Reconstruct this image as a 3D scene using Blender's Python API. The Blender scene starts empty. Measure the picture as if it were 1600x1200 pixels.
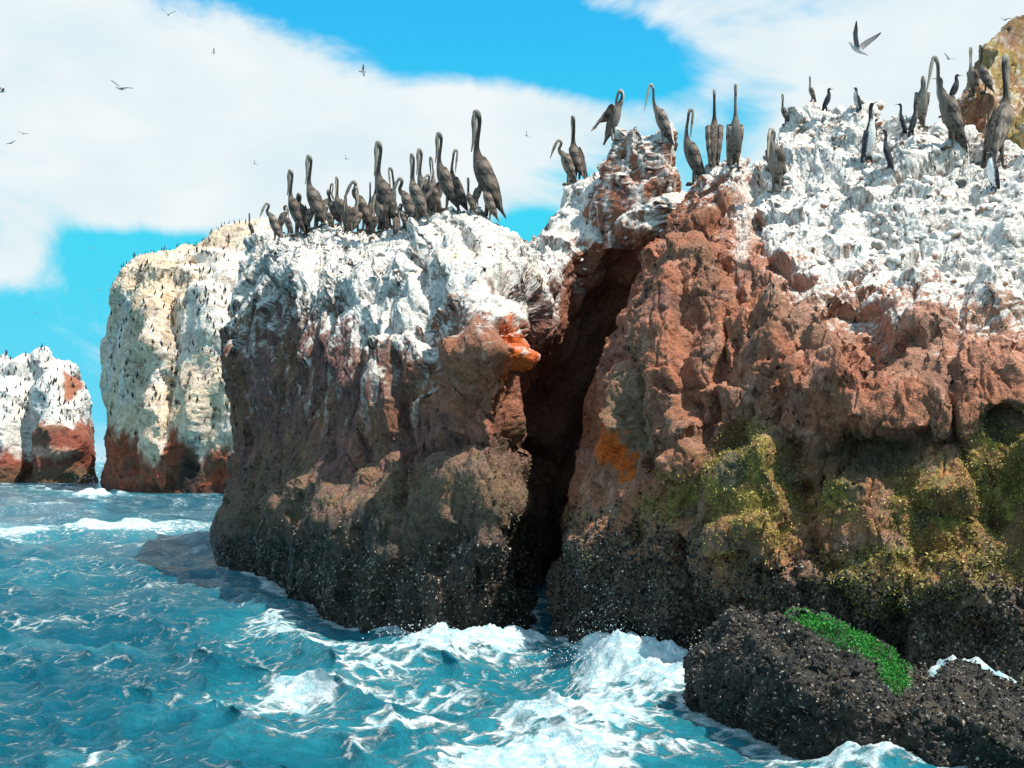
import bpy, math, numpy as np
from mathutils import Vector, Matrix
from mathutils.bvhtree import BVHTree
R_ = math.radians
sc = bpy.context.scene
COL = sc.collection
rng = np.random.default_rng(7)

# ------------------------------------------------------------------ camera
FPX, HOR, CAMZ = 1931.0, 722.0, 3.0           # focal length and horizon in photo pixels, eye height in metres
cd = bpy.data.cameras.new('camera'); cam = bpy.data.objects.new('camera', cd); COL.objects.link(cam)
cam.location = (0, 0, CAMZ); cam.rotation_euler = (R_(90), 0, 0)
cd.sensor_width = 36; cd.lens = 36 * FPX / 1600; cd.shift_y = (HOR - 600) / 1600
cd.clip_start = 0.1; cd.clip_end = 40000
sc.camera = cam

# ------------------------------------------------------------------ light
SUN_DIR = Vector((0.68, -0.42, 1.38)).normalized()          # towards the sun: high, from the right, a little behind the boat
sd = bpy.data.lights.new('sun', 'SUN'); sd.energy = 5.0; sd.angle = R_(0.5); sd.color = (1.0, 0.94, 0.84)
so = bpy.data.objects.new('sun', sd); COL.objects.link(so)
so.rotation_euler = SUN_DIR.to_track_quat('Z', 'Y').to_euler(); so.location = (30, -20, 50)
sc.cycles.max_bounces = 5; sc.cycles.diffuse_bounces = 2; sc.cycles.glossy_bounces = 2; sc.cycles.caustics_reflective = False; sc.cycles.caustics_refractive = False
sc.view_settings.view_transform = 'Standard'; sc.view_settings.look = 'None'
sc.view_settings.exposure = 0.28; sc.view_settings.gamma = 1; sc.view_settings.use_curve_mapping = False

# ------------------------------------------------------------------ sky
w = bpy.data.worlds.new('World'); sc.world = w; w.use_nodes = True
nt = w.node_tree; nt.nodes.clear()
def N(tree, t, **kw):
    n = tree.nodes.new(t)
    for k, v in kw.items(): setattr(n, k, v)
    return n
def L(tree, a, b): tree.links.new(a, b)
def math_node(tree, op, a, b=None, c=None, clamp=False):
    n = N(tree, 'ShaderNodeMath', operation=op, use_clamp=clamp)
    for i, v in enumerate((a, b, c)):
        if v is None: continue
        if isinstance(v, (int, float)): n.inputs[i].default_value = v
        else: L(tree, v, n.inputs[i])
    return n.outputs[0]
def build_sky():
    tc = N(nt, 'ShaderNodeTexCoord')
    sep = N(nt, 'ShaderNodeSeparateXYZ'); L(nt, tc.outputs['Generated'], sep.inputs[0])
    az = math_node(nt, 'ARCTAN2', sep.outputs[0], sep.outputs[1])
    el = math_node(nt, 'ARCSINE', sep.outputs[2])
    uv = N(nt, 'ShaderNodeCombineXYZ'); L(nt, az, uv.inputs[0]); L(nt, el, uv.inputs[1])
    # cloud field: noise everywhere round the horizon, with larger cloud banks and gaps standing in given directions
    mp = N(nt, 'ShaderNodeMapping'); mp.inputs['Scale'].default_value = (1.0, 2.0, 1); L(nt, uv.outputs[0], mp.inputs[0])
    n1 = N(nt, 'ShaderNodeTexNoise', noise_dimensions='2D'); n1.inputs['Scale'].default_value = 5.5; n1.inputs['Detail'].default_value = 5
    n1.inputs['Roughness'].default_value = 0.62; n1.inputs['Distortion'].default_value = 0.5
    L(nt, mp.outputs[0], n1.inputs['Vector'])
    dens = math_node(nt, 'MULTIPLY_ADD', n1.outputs['Fac'], 2.1, -0.94)
    banks = [  # direction as photo pixel, half width, half height, tilt, weight
        (130, 140, 560, 270, 0.0, 0.75), (520, 250, 520, 150, 0.10, 0.75), (1420, 90, 560, 200, 0.0, 0.75),
        (820, 190, 330, 110, 0.12, 0.45), (10, 405, 130, 55, 0.0, 0.55), (1250, 330, 500, 120, 0, 0.4),
        (640, 30, 480, 120, -0.16, -1.15), (960, 95, 260, 85, -0.2, -0.95), (230, 405, 260, 62, 0.02, -1.1), (130, 560, 330, 160, 0, -0.75), (130, 690, 460, 230, 0, 0.42),
        (830, 365, 120, 60, 0, -0.9), (360, 175, 130, 60, 0, -0.28), (1190, 150, 110, 60, 0.3, -0.5), (150, 690, 300, 70, 0, -0.2)]
    for (px, py, rx, ry, rot, wt) in banks:
        u = math.atan((px - 800) / FPX); v = math.atan((HOR - py) / FPX * math.cos(u))
        m = N(nt, 'ShaderNodeMapping', vector_type='TEXTURE')
        m.inputs['Location'].default_value = (u, v, 0); m.inputs['Rotation'].default_value = (0, 0, rot)
        m.inputs['Scale'].default_value = (rx / FPX, ry / FPX, 1); L(nt, uv.outputs[0], m.inputs[0])
        ln = N(nt, 'ShaderNodeVectorMath', operation='LENGTH'); L(nt, m.outputs[0], ln.inputs[0])
        mr = N(nt, 'ShaderNodeMapRange', interpolation_type='SMOOTHSTEP')
        mr.inputs['From Min'].default_value = 0.15; mr.inputs['From Max'].default_value = 1.0
        mr.inputs['To Min'].default_value = wt; mr.inputs['To Max'].default_value = 0
        L(nt, ln.outputs['Value'], mr.inputs['Value'])
        dens = math_node(nt, 'ADD', dens, mr.outputs[0])
    mask = N(nt, 'ShaderNodeMapRange', interpolation_type='SMOOTHSTEP')
    mask.inputs['From Min'].default_value = -0.30; mask.inputs['From Max'].default_value = 0.55
    L(nt, dens, mask.inputs['Value'])
    sky = N(nt, 'ShaderNodeTexSky', sky_type='NISHITA'); sky.sun_disc = False
    sky.sun_elevation = math.asin(SUN_DIR.z); sky.sun_rotation = math.atan2(SUN_DIR.x, SUN_DIR.y)
    sky.air_density = 1.0; sky.dust_density = 0.25; sky.ozone_density = 2.0
    hs = N(nt, 'ShaderNodeVectorMath', operation='MULTIPLY'); hs.inputs[1].default_value = (0.20, 1.70, 1.82)   # the clear air reads cyan
    L(nt, sky.outputs[0], hs.inputs[0]); h2 = N(nt, 'ShaderNodeVectorMath', operation='MINIMUM'); h2.inputs[1].default_value = (2.0, 5.7, 7.6); L(nt, hs.outputs[0], h2.inputs[0]); hs = h2
    # cloud brightness: soft billows from a second noise
    n2 = N(nt, 'ShaderNodeTexNoise', noise_dimensions='2D'); n2.inputs['Scale'].default_value = 9; n2.inputs['Detail'].default_value = 2
    L(nt, mp.outputs[0], n2.inputs['Vector'])
    cr = N(nt, 'ShaderNodeValToRGB'); L(nt, n2.outputs['Fac'], cr.inputs[0])
    cr.color_ramp.elements[0].position = 0.3; cr.color_ramp.elements[0].color = (0.76, 0.89, 0.94, 1)
    cr.color_ramp.elements[1].position = 0.7; cr.color_ramp.elements[1].color = (0.90, 0.96, 0.98, 1)
    sv = N(nt, 'ShaderNodeVectorMath', operation='SCALE'); sv.inputs['Scale'].default_value = 8.1
    L(nt, cr.outputs[0], sv.inputs[0])
    mx = N(nt, 'ShaderNodeMix', data_type='RGBA'); L(nt, mask.outputs[0], mx.inputs[0])
    L(nt, hs.outputs[0], mx.inputs[6]); L(nt, sv.outputs[0], mx.inputs[7])
    bg = N(nt, 'ShaderNodeBackground'); bg.inputs['Strength'].default_value = 0.10
    L(nt, mx.outputs[2], bg.inputs[0])
    out = N(nt, 'ShaderNodeOutputWorld'); L(nt, bg.outputs[0], out.inputs[0])
build_sky()

# ------------------------------------------------------------------ numeric noise
_perm = np.random.default_rng(11).permutation(256).astype(np.int32)
_perm = np.concatenate([_perm, _perm])
_g = np.random.default_rng(12).normal(size=(256, 3)).astype(np.float32); _g /= np.linalg.norm(_g, axis=1)[:, None]
_r3 = np.random.default_rng(13).random((256, 3)).astype(np.float32)
_v3 = np.random.default_rng(14).normal(size=(256, 3)).astype(np.float32); _v3 /= np.linalg.norm(_v3, axis=1)[:, None]
_r1 = np.random.default_rng(15).random(256).astype(np.float32)
def _h(ix, iy, iz): return _perm[(_perm[(_perm[ix & 255] + iy) & 255] + iz) & 255]
from concurrent.futures import ThreadPoolExecutor
POOL = ThreadPoolExecutor(4)
def chunked(fn, n=16384):
    def run(p):
        parts = list(POOL.map(fn, [p[i:i + n] for i in range(0, len(p), n)]))
        if isinstance(parts[0], tuple): return tuple(np.concatenate(c) for c in zip(*parts))
        return np.concatenate(parts)
    return run
@chunked
def perlin(p):
    p = p.astype(np.float32); i = np.floor(p).astype(np.int32); f = p - i
    u = f * f * f * (f * (f * 6 - 15) + 10); out = np.zeros(len(p), np.float32)
    for dx in (0, 1):
        for dy in (0, 1):
            for dz in (0, 1):
                g = _g[_h(i[:, 0] + dx, i[:, 1] + dy, i[:, 2] + dz)]
                d = (f[:, 0] - dx) * g[:, 0] + (f[:, 1] - dy) * g[:, 1] + (f[:, 2] - dz) * g[:, 2]
                wx = u[:, 0] if dx else 1 - u[:, 0]; wy = u[:, 1] if dy else 1 - u[:, 1]; wz = u[:, 2] if dz else 1 - u[:, 2]
                out += d * wx * wy * wz
    return out * 1.6
def fbm(p, octv=4, rough=0.5, off=0.0):
    o = np.zeros(len(p), np.float32); a = 1.0; s = 1.0
    for k in range(octv):
        o += a * perlin(p * s + off + 17.3 * k); a *= rough; s *= 2.03
    return o
@chunked
def worley(p):
    """nearest cell: F1, F2, offset to its seed, cell hash"""
    p = p.astype(np.float32); i = np.floor(p).astype(np.int32); n = len(p)
    f1 = np.full(n, 9e9, np.float32); f2 = f1.copy(); off = np.zeros((n, 3), np.float32); cid = np.zeros(n, np.int32)
    for dx in (-1, 0, 1):
        for dy in (-1, 0, 1):
            for dz in (-1, 0, 1):
                c = i + np.array((dx, dy, dz), np.int32); h = _h(c[:, 0], c[:, 1], c[:, 2])
                q = p - (c + _r3[h]); d = np.einsum('ij,ij->i', q, q)
                m = d < f1
                f2 = np.where(m, f1, np.minimum(f2, d)); f1 = np.where(m, d, f1)
                off[m] = q[m]; cid[m] = h[m]
    return np.sqrt(f1), np.sqrt(f2), off, cid
def facets(p, tilt=1.0, crack=0.5, cw=0.09):
    f1, f2, off, cid = worley(p)
    d = tilt * np.einsum('ij,ij->i', off, _v3[cid]) + 0.5 * (_r1[cid] - 0.5)
    return d - crack * np.exp(-((f2 - f1) / cw) ** 2), cid
def sstep(a, b, x):
    t = np.clip((x - a) / (b - a), 0, 1); return t * t * (3 - 2 * t)
def at(px, py, D): return np.array(((px - 800) / FPX * D, D, CAMZ + (HOR - py) / FPX * D))
def proj(P):
    return 800 + FPX * P[..., 0] / P[..., 1], HOR - FPX * (P[..., 2] - CAMZ) / P[..., 1]

# ------------------------------------------------------------------ mesh helpers
def new_mesh(name, V, F, colors=None, smooth=True, mats=()):
    me = bpy.data.meshes.new(name); V = np.asarray(V, np.float32); F = np.asarray(F, np.int32); k = F.shape[1]
    me.vertices.add(len(V)); me.vertices.foreach_set('co', V.ravel())
    me.loops.add(F.size); me.loops.foreach_set('vertex_index', F.ravel())
    me.polygons.add(len(F)); me.polygons.foreach_set('loop_start', np.arange(0, F.size, k, dtype=np.int32))
    me.polygons.foreach_set('use_smooth', np.full(len(F), smooth))
    me.update(calc_edges=True); me.validate()
    if colors:
        for nm, c in colors.items():
            c = np.asarray(c, np.float32)
            if c.ndim == 1:
                a = me.attributes.new(nm, 'FLOAT', 'POINT'); a.data.foreach_set('value', c)
            else:
                a = me.color_attributes.new(nm, 'FLOAT_COLOR', 'POINT')
                a.data.foreach_set('color', np.concatenate([c, np.ones((len(c), 1), np.float32)], 1).ravel())
    for m in mats: me.materials.append(m)
    return me
def link(name, data, parent=None, label=None, cat=None, group=None, kind=None):
    o = bpy.data.objects.new(name, data); COL.objects.link(o)
    if parent is not None: o.parent = parent
    if label: o['label'] = label
    if cat: o['category'] = cat
    if group: o['group'] = group
    if kind: o['kind'] = kind
    return o
def grid_faces(nu, nv):
    i = np.arange(nu - 1)[:, None] * nv + np.arange(nv - 1)[None, :]
    return np.stack([i, i + nv, i + nv + 1, i + 1], -1).reshape(-1, 4)
def grid_normals(G):
    du = np.gradient(G, axis=0); dv = np.gradient(G, axis=1); n = np.cross(du, dv)
    return n / (np.linalg.norm(n, axis=-1, keepdims=True) + 1e-9)

# ------------------------------------------------------------------ materials
def principled(name):
    m = bpy.data.materials.new(name); m.use_nodes = True; t = m.node_tree
    return m, t, t.nodes['Principled BSDF']
def attr_node(t, name):
    a = N(t, 'ShaderNodeAttribute'); a.attribute_name = name; return a
def rock_material(name, scale=1.0, bump=0.6):
    m, t, b = principled(name)
    geo = N(t, 'ShaderNodeNewGeometry')
    col = attr_node(t, 'Col'); wet = attr_node(t, 'wet')
    n1 = N(t, 'ShaderNodeTexNoise'); n1.inputs['Scale'].default_value = 9 * scale; n1.inputs['Detail'].default_value = 4; n1.inputs['Roughness'].default_value = 0.7
    L(t, geo.outputs['Position'], n1.inputs['Vector'])
    n2 = N(t, 'ShaderNodeTexNoise'); n2.inputs['Scale'].default_value = 46 * scale; n2.inputs['Detail'].default_value = 2; n2.inputs['Roughness'].default_value = 0.6
    L(t, geo.outputs['Position'], n2.inputs['Vector'])
    r1 = N(t, 'ShaderNodeMapRange'); r1.inputs['From Min'].default_value = 0.3; r1.inputs['From Max'].default_value = 0.7
    r1.inputs['To Min'].default_value = 0.62; r1.inputs['To Max'].default_value = 1.3; L(t, n1.outputs['Fac'], r1.inputs['Value'])
    r2 = N(t, 'ShaderNodeMapRange'); r2.inputs['From Min'].default_value = 0.32; r2.inputs['From Max'].default_value = 0.68
    r2.inputs['To Min'].default_value = 0.68; r2.inputs['To Max'].default_value = 1.28; L(t, n2.outputs['Fac'], r2.inputs['Value'])
    mul = math_node(t, 'MULTIPLY', r1.outputs[0], r2.outputs[0])
    sv = N(t, 'ShaderNodeVectorMath', operation='SCALE'); L(t, col.outputs['Color'], sv.inputs[0]); L(t, mul, sv.inputs['Scale'])
    mn = N(t, 'ShaderNodeVectorMath', operation='MINIMUM'); mn.inputs[1].default_value = (0.84, 0.82, 0.79); L(t, sv.outputs[0], mn.inputs[0])
    L(t, mn.outputs[0], b.inputs['Base Color'])
    rr = math_node(t, 'MULTIPLY_ADD', wet.outputs['Fac'], -0.45, 0.88); L(t, rr, b.inputs['Roughness'])
    b.inputs['Specular IOR Level'].default_value = 0.3
    h = math_node(t, 'MULTIPLY_ADD', n2.outputs['Fac'], 0.35, n1.outputs['Fac'])
    bp = N(t, 'ShaderNodeBump'); bp.inputs['Strength'].default_value = bump; bp.inputs['Distance'].default_value = 0.09 / scale
    L(t, h, bp.inputs['Height']); L(t, bp.outputs[0], b.inputs['Normal'])
    return m
M_ROCK = rock_material('weathered_rock', 1.0, 0.8)
M_FAR = rock_material('far_rock', 0.22, 0.8)
def attr_material(name, rough=0.7, spec=0.4, bump=0.0, bscale=60):
    m, t, b = principled(name); c = attr_node(t, 'Col')
    oi = N(t, 'ShaderNodeObjectInfo'); geo = N(t, 'ShaderNodeNewGeometry')
    nz = N(t, 'ShaderNodeTexNoise'); nz.inputs['Scale'].default_value = bscale; nz.inputs['Detail'].default_value = 3
    L(t, geo.outputs['Position'], nz.inputs['Vector'])
    k = math_node(t, 'MULTIPLY_ADD', oi.outputs['Random'], 0.9, 0.6)
    k2 = math_node(t, 'MULTIPLY_ADD', nz.outputs['Fac'], 1.1, 0.45); k = math_node(t, 'MULTIPLY', k, k2)
    sv = N(t, 'ShaderNodeVectorMath', operation='SCALE'); L(t, c.outputs['Color'], sv.inputs[0]); L(t, k, sv.inputs['Scale'])
    L(t, sv.outputs[0], b.inputs['Base Color']); b.inputs['Roughness'].default_value = rough; b.inputs['Specular IOR Level'].default_value = spec
    if bump:
        bp = N(t, 'ShaderNodeBump'); bp.inputs['Strength'].default_value = bump; bp.inputs['Distance'].default_value = 0.02
        L(t, nz.outputs['Fac'], bp.inputs['Height']); L(t, bp.outputs[0], b.inputs['Normal'])
    return m
M_SHELL = attr_material('mussel_shell', 0.48, 0.3)
M_ALGAE = attr_material('sea_lettuce', 0.5, 0.4)
M_PLUME = attr_material('plumage', 0.75, 0.25, 0.5, 42)
M_BILL = attr_material('bill_horn', 0.5, 0.4)
M_STONE = attr_material('guano_crust', 0.95, 0.2, 0.9, 14)

# ------------------------------------------------------------------ rocks
def cr_eval(P, t):
    n = P.shape[0]; i = np.clip(np.floor(t).astype(int), 0, n - 2); f = (t - i)
    f = f.reshape((-1,) + (1,) * (P.ndim - 1))
    p0 = P[np.clip(i - 1, 0, n - 1)]; p1 = P[i]; p2 = P[i + 1]; p3 = P[np.clip(i + 2, 0, n - 1)]
    return 0.5 * (2 * p1 + (p2 - p0) * f + (2 * p0 - 5 * p1 + 4 * p2 - p3) * f * f + (3 * p1 - p0 - 3 * p2 + p3) * f ** 3)
def spaced(P, n, wts=None):
    d = np.linalg.norm(np.diff(P, axis=0), axis=-1).mean(axis=1)
    if wts is not None: d = d * wts
    c = np.concatenate([[0], np.cumsum(d)]); return np.interp(np.linspace(0, c[-1], n), c, np.arange(len(c)))
def rock_grid(cols, nu, nv, back, drop=-0.9, wu=None):
    """cols: each a list of (px, py, depth) from just above the water to the crest; first entry (px, None, depth) is the waterline.
    back: offsets (dy, dz) behind the crest that close the top and the rear."""
    C = []
    for c in cols:
        px, _, D = c[0]; wl = at(px, HOR + CAMZ * FPX / D, D)
        rows = [wl + (0, 0.1, drop), wl] + [at(*q) for q in c[1:]]
        cr = rows[-1]
        for dy, dz in back: rows.append(np.array((cr[0] * (1 + 0.6 * dy / cr[1]), cr[1] + dy, cr[2] + dz)))
        e = rows[-1].copy(); e[1] += 0.3; e[2] = drop; rows.append(e); C.append(rows)
    C = np.array(C, float); nr = C.shape[1]; nb = len(back) + 1
    wv = np.ones(nr - 1); wv[-nb + 1:] = 0.35; wv[-1] = 0.15; wv[0] = 0.4
    tv = spaced(np.swapaxes(C, 0, 1), nv, wv); tu = spaced(C, nu, None if wu is None else np.array(wu))
    G = np.swapaxes(cr_eval(np.swapaxes(C, 0, 1), tv), 0, 1)
    G = cr_eval(G, tu)
    crest = (nr - 1 - nb) ; front = (tv <= crest + 0.15)
    Nn = grid_normals(G)
    s = np.sign(np.sum(Nn[:, front] * (np.array((0, 0, CAMZ)) - G[:, front])))
    return G, Nn * s, front, tv, s
def features(G, front, bumps=(), cracks=()):
    px, py = proj(G); d = np.zeros(px.shape)
    fm = front[None, :].astype(float)
    for (x, y, rx, ry, rot, h, k) in bumps:
        c, s = math.cos(rot), math.sin(rot); X, Y = px - x, py - y
        X, Y = (X * c + Y * s) / rx, (-X * s + Y * c) / ry
        rp = np.random.default_rng(int(x * 7 + y)); n = int(rp.integers(5, 8)); r = np.zeros(px.shape); tx, ty = rp.normal(0, .35, 2)
        for q in range(n):                                   # straight-sided broken block with a tilted face
            a = 2 * math.pi * (q + rp.uniform(-.3, .3)) / n; r = np.maximum(r, (X * math.cos(a) + Y * math.sin(a)) / rp.uniform(.72, .98))
        e = np.clip((1 - r) * k * 1.3, 0, 1); d += h * e * np.clip(1 + tx * X + ty * Y, .4, 1.6) * fm
    for (pts, wd, dep) in cracks:
        best = np.full(px.shape, 1e9)
        for (a, b) in zip(pts[:-1], pts[1:]):
            a = np.array(a, float); b = np.array(b, float); ab = b - a
            t = np.clip(((px - a[0]) * ab[0] + (py - a[1]) * ab[1]) / (ab @ ab), 0, 1)
            best = np.minimum(best, np.hypot(px - a[0] - t * ab[0], py - a[1] - t * ab[1]))
        d -= dep * np.exp(-(best / wd) ** 2) * fm
    return d
ROCKS = {}
def mixc(a, b, m): return a * (1 - m[:, None]) + np.asarray(b, np.float32) * m[:, None]
def build_rock(name, G, V, s, colour, mat, label, cat='rock', parent=None, tags=True):
    nu, nv = G.shape[:2]
    N2 = grid_normals(V) * s
    px, py = proj(G)
    colr, wet = colour(V.reshape(-1, 3), N2.reshape(-1, 3), px.ravel(), py.ravel())
    F = grid_faces(nu, nv)
    if s < 0: F = F[:, ::-1]
    me = new_mesh(name, V.reshape(-1, 3), F, {'Col': np.clip(colr, 0, 1), 'wet': np.clip(wet, 0, 1)}, True, (mat,))
    o = link(name, me, parent, label if tags else None, cat if tags else None)
    ROCKS.setdefault(name, []).append((o, V, N2, F))
    return o, V, N2
def move(G, s, d, smooth=0):
    """push the sheet out along its own normals; later stages then work on the moved sheet"""
    n = grid_normals(G) * s
    for _ in range(smooth):
        n[1:-1] = (n[:-2] + 2 * n[1:-1] + n[2:]) / 4; n[:, 1:-1] = (n[:, :-2] + 2 * n[:, 1:-1] + n[:, 2:]) / 4
    return G + n * d[..., None]
def ridged(p, octv=4, gain=0.5):
    o = np.zeros(len(p), np.float32); a = 1.0; f = 1.0
    for k in range(octv): o += a * (0.55 - 1.9 * np.abs(perlin(p * f + 9.7 * k))); a *= gain; f *= 2.07
    return o
def relax(G, n, k=0.5):
    for _ in range(n):
        H = G.astype(np.float32); G = H; H = G.copy(); H[1:-1, 1:-1] = (G[:-2, 1:-1] + G[2:, 1:-1] + G[1:-1, :-2] + G[1:-1, 2:]) / 4; G = G * (1 - k) + H * k
    return G
def wide_normals(G, s, rad):
    """normals averaged over a wide patch, so that whole blocks shift together and keep flat faces"""
    n = grid_normals(G) * s
    for ax in (0, 1):
        m = n.shape[ax]; pad = [(0, 0)] * 3; pad[ax] = (rad + 1, rad); c = np.cumsum(np.pad(n, pad, mode='edge'), axis=ax)
        n = np.take(c, np.arange(2 * rad + 1, m + 2 * rad + 1), axis=ax) - np.take(c, np.arange(0, m), axis=ax)
    return n / (np.linalg.norm(n, axis=-1, keepdims=True) + 1e-9)
def chisel(G, s, sig=0.48, steps=(7, 5, 4, 3, 2, 2, 1, 1), moves=22):
    """flatten faces and sharpen edges: edge-keeping averaging of the normals, then the points follow"""
    G = G.astype(np.float32); n = (grid_normals(G) * s).astype(np.float32); nu, nv = G.shape[:2]
    def sh(P, a, b, k): return P[k + a:k + a + nu, k + b:k + b + nv]
    for k in steps:
        P = np.pad(n, ((k, k), (k, k), (0, 0)), mode='edge'); acc = n.copy()
        def one(o):
            q = sh(P, o[0], o[1], k); df = q - n; return q * np.exp(-np.einsum('ijk,ijk->ij', df, df) / sig ** 2)[..., None]
        for t in POOL.map(one, [(k, 0), (-k, 0), (0, k), (0, -k), (k, k), (-k, -k), (k, -k), (-k, k)]): acc += t
        n = acc / (np.linalg.norm(acc, axis=-1, keepdims=True) + 1e-9)
    Pn = np.pad(n, ((1, 1), (1, 1), (0, 0)), mode='edge')
    hs = []
    for o in ((1, 0), (-1, 0), (0, 1), (0, -1)):
        m = n + sh(Pn, o[0], o[1], 1); hs.append((o, m / (np.linalg.norm(m, axis=-1, keepdims=True) + 1e-9)))
    for _ in range(moves):
        P = np.pad(G, ((1, 1), (1, 1), (0, 0)), mode='edge')
        def two(h):
            o, m = h; return m * np.einsum('ijk,ijk->ij', m, sh(P, o[0], o[1], 1) - G)[..., None]
        G = G + 0.22 * sum(POOL.map(two, hs))
    return G.astype(float)
def unstretch(G0, G1, lo=1.9, hi=3.2, n=16):
    """ease the sheet where a push has torn its mesh into slivers"""
    ar = lambda G: np.linalg.norm(np.cross(np.gradient(G, axis=0), np.gradient(G, axis=1)), axis=-1) + 1e-9
    m = sstep(lo, hi, ar(G1) / ar(G0)); m = np.clip(relax(m[..., None], 5, 1.0) * 1.5, 0, 1)
    return G1 * (1 - m) + relax(G1, n, 0.9) * m
def broken(G, s, big=0.30, mid=0.13, small=0.05, tiny=0.02, sx=(1, 1, 1), S=1.0, seed=0.0, extra=None, lump=None):
    """flat-faced broken blocks at four sizes (metres); S scales every length"""
    sh = G.shape[:2]; ax = np.array(sx)
    p = G.reshape(-1, 3) / S
    a, _ = facets(p * ax * 0.62 + seed, 1.5, 0.10, 0.025)
    d = (S * (big * a + 0.05 * fbm(p * 0.5 + 3 + seed, 2))).reshape(sh)
    if extra is not None: d = d + extra
    G0 = G; G = unstretch(G0, relax(G + wide_normals(G, s, 8) * d[..., None], 5, 0.6))
    p = G.reshape(-1, 3) / S; q = (p + 0.05 * perlin(p * 1.1 + seed)[:, None]) * ax + seed
    b, _ = facets(q * np.array((1.5, 1.5, 1.9)) + 9, 1.6, 0.10, 0.04)
    c, _ = facets(q * 4.3 + 21, 1.7, 0.07, 0.04)
    d = (S * (mid * b + small * c + 0.25 * small * ridged(q * 3.1 + 7, 3, 0.55))).reshape(sh)
    if lump is not None: d = d + lump(G)
    G = chisel(unstretch(G, G + wide_normals(G, s, 3) * d[..., None], 2.8, 5.0, 6), s)
    p = G.reshape(-1, 3) / S
    e, _ = facets(p * ax * 11.5 + 3, 1.7, 0.0, 0.1)
    f1, f2, _, _ = worley((p + 0.12 * perlin(p * 2.3 + 4)[:, None]) * ax * 2.1 + 31)           # thin joints between the blocks
    return G + wide_normals(G, s, 1) * (S * (tiny * e - 0.045 * np.exp(-((f2 - f1) / 0.045) ** 2))).reshape(sh)[..., None]
def lumps(P, scale, amp, seed=0.0):
    f1, f2, off, cid = worley(P * scale + seed)
    return amp * (np.clip(1 - (f1 / 0.72) ** 2, -0.2, 1) * (0.5 + 0.9 * _r1[cid]))

RED = np.array((0.40, 0.155, 0.088)); BROWN = np.array((0.26, 0.125, 0.075)); PURP = np.array((0.215, 0.105, 0.090))
PINK = np.array((0.54, 0.30, 0.215)); GUANO = np.array((0.82, 0.76, 0.70)); GREY = np.array((0.36, 0.335, 0.30))
OLIVE = np.array((0.29, 0.225, 0.05)); OLGREY = np.array((0.20, 0.175, 0.11)); MUSS = np.array((0.036, 0.032, 0.027))
ORANGE = np.array((0.66, 0.115, 0.012)); OCHRE = np.array((0.40, 0.27, 0.10)); CREAM = np.array((0.86, 0.63, 0.46))
def ell(px, py, x, y, rx, ry, rot=0.0):
    c, s = math.cos(rot), math.sin(rot); X, Y = px - x, py - y
    return np.sqrt(((X * c + Y * s) / rx) ** 2 + ((-X * s + Y * c) / ry) ** 2)

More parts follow.
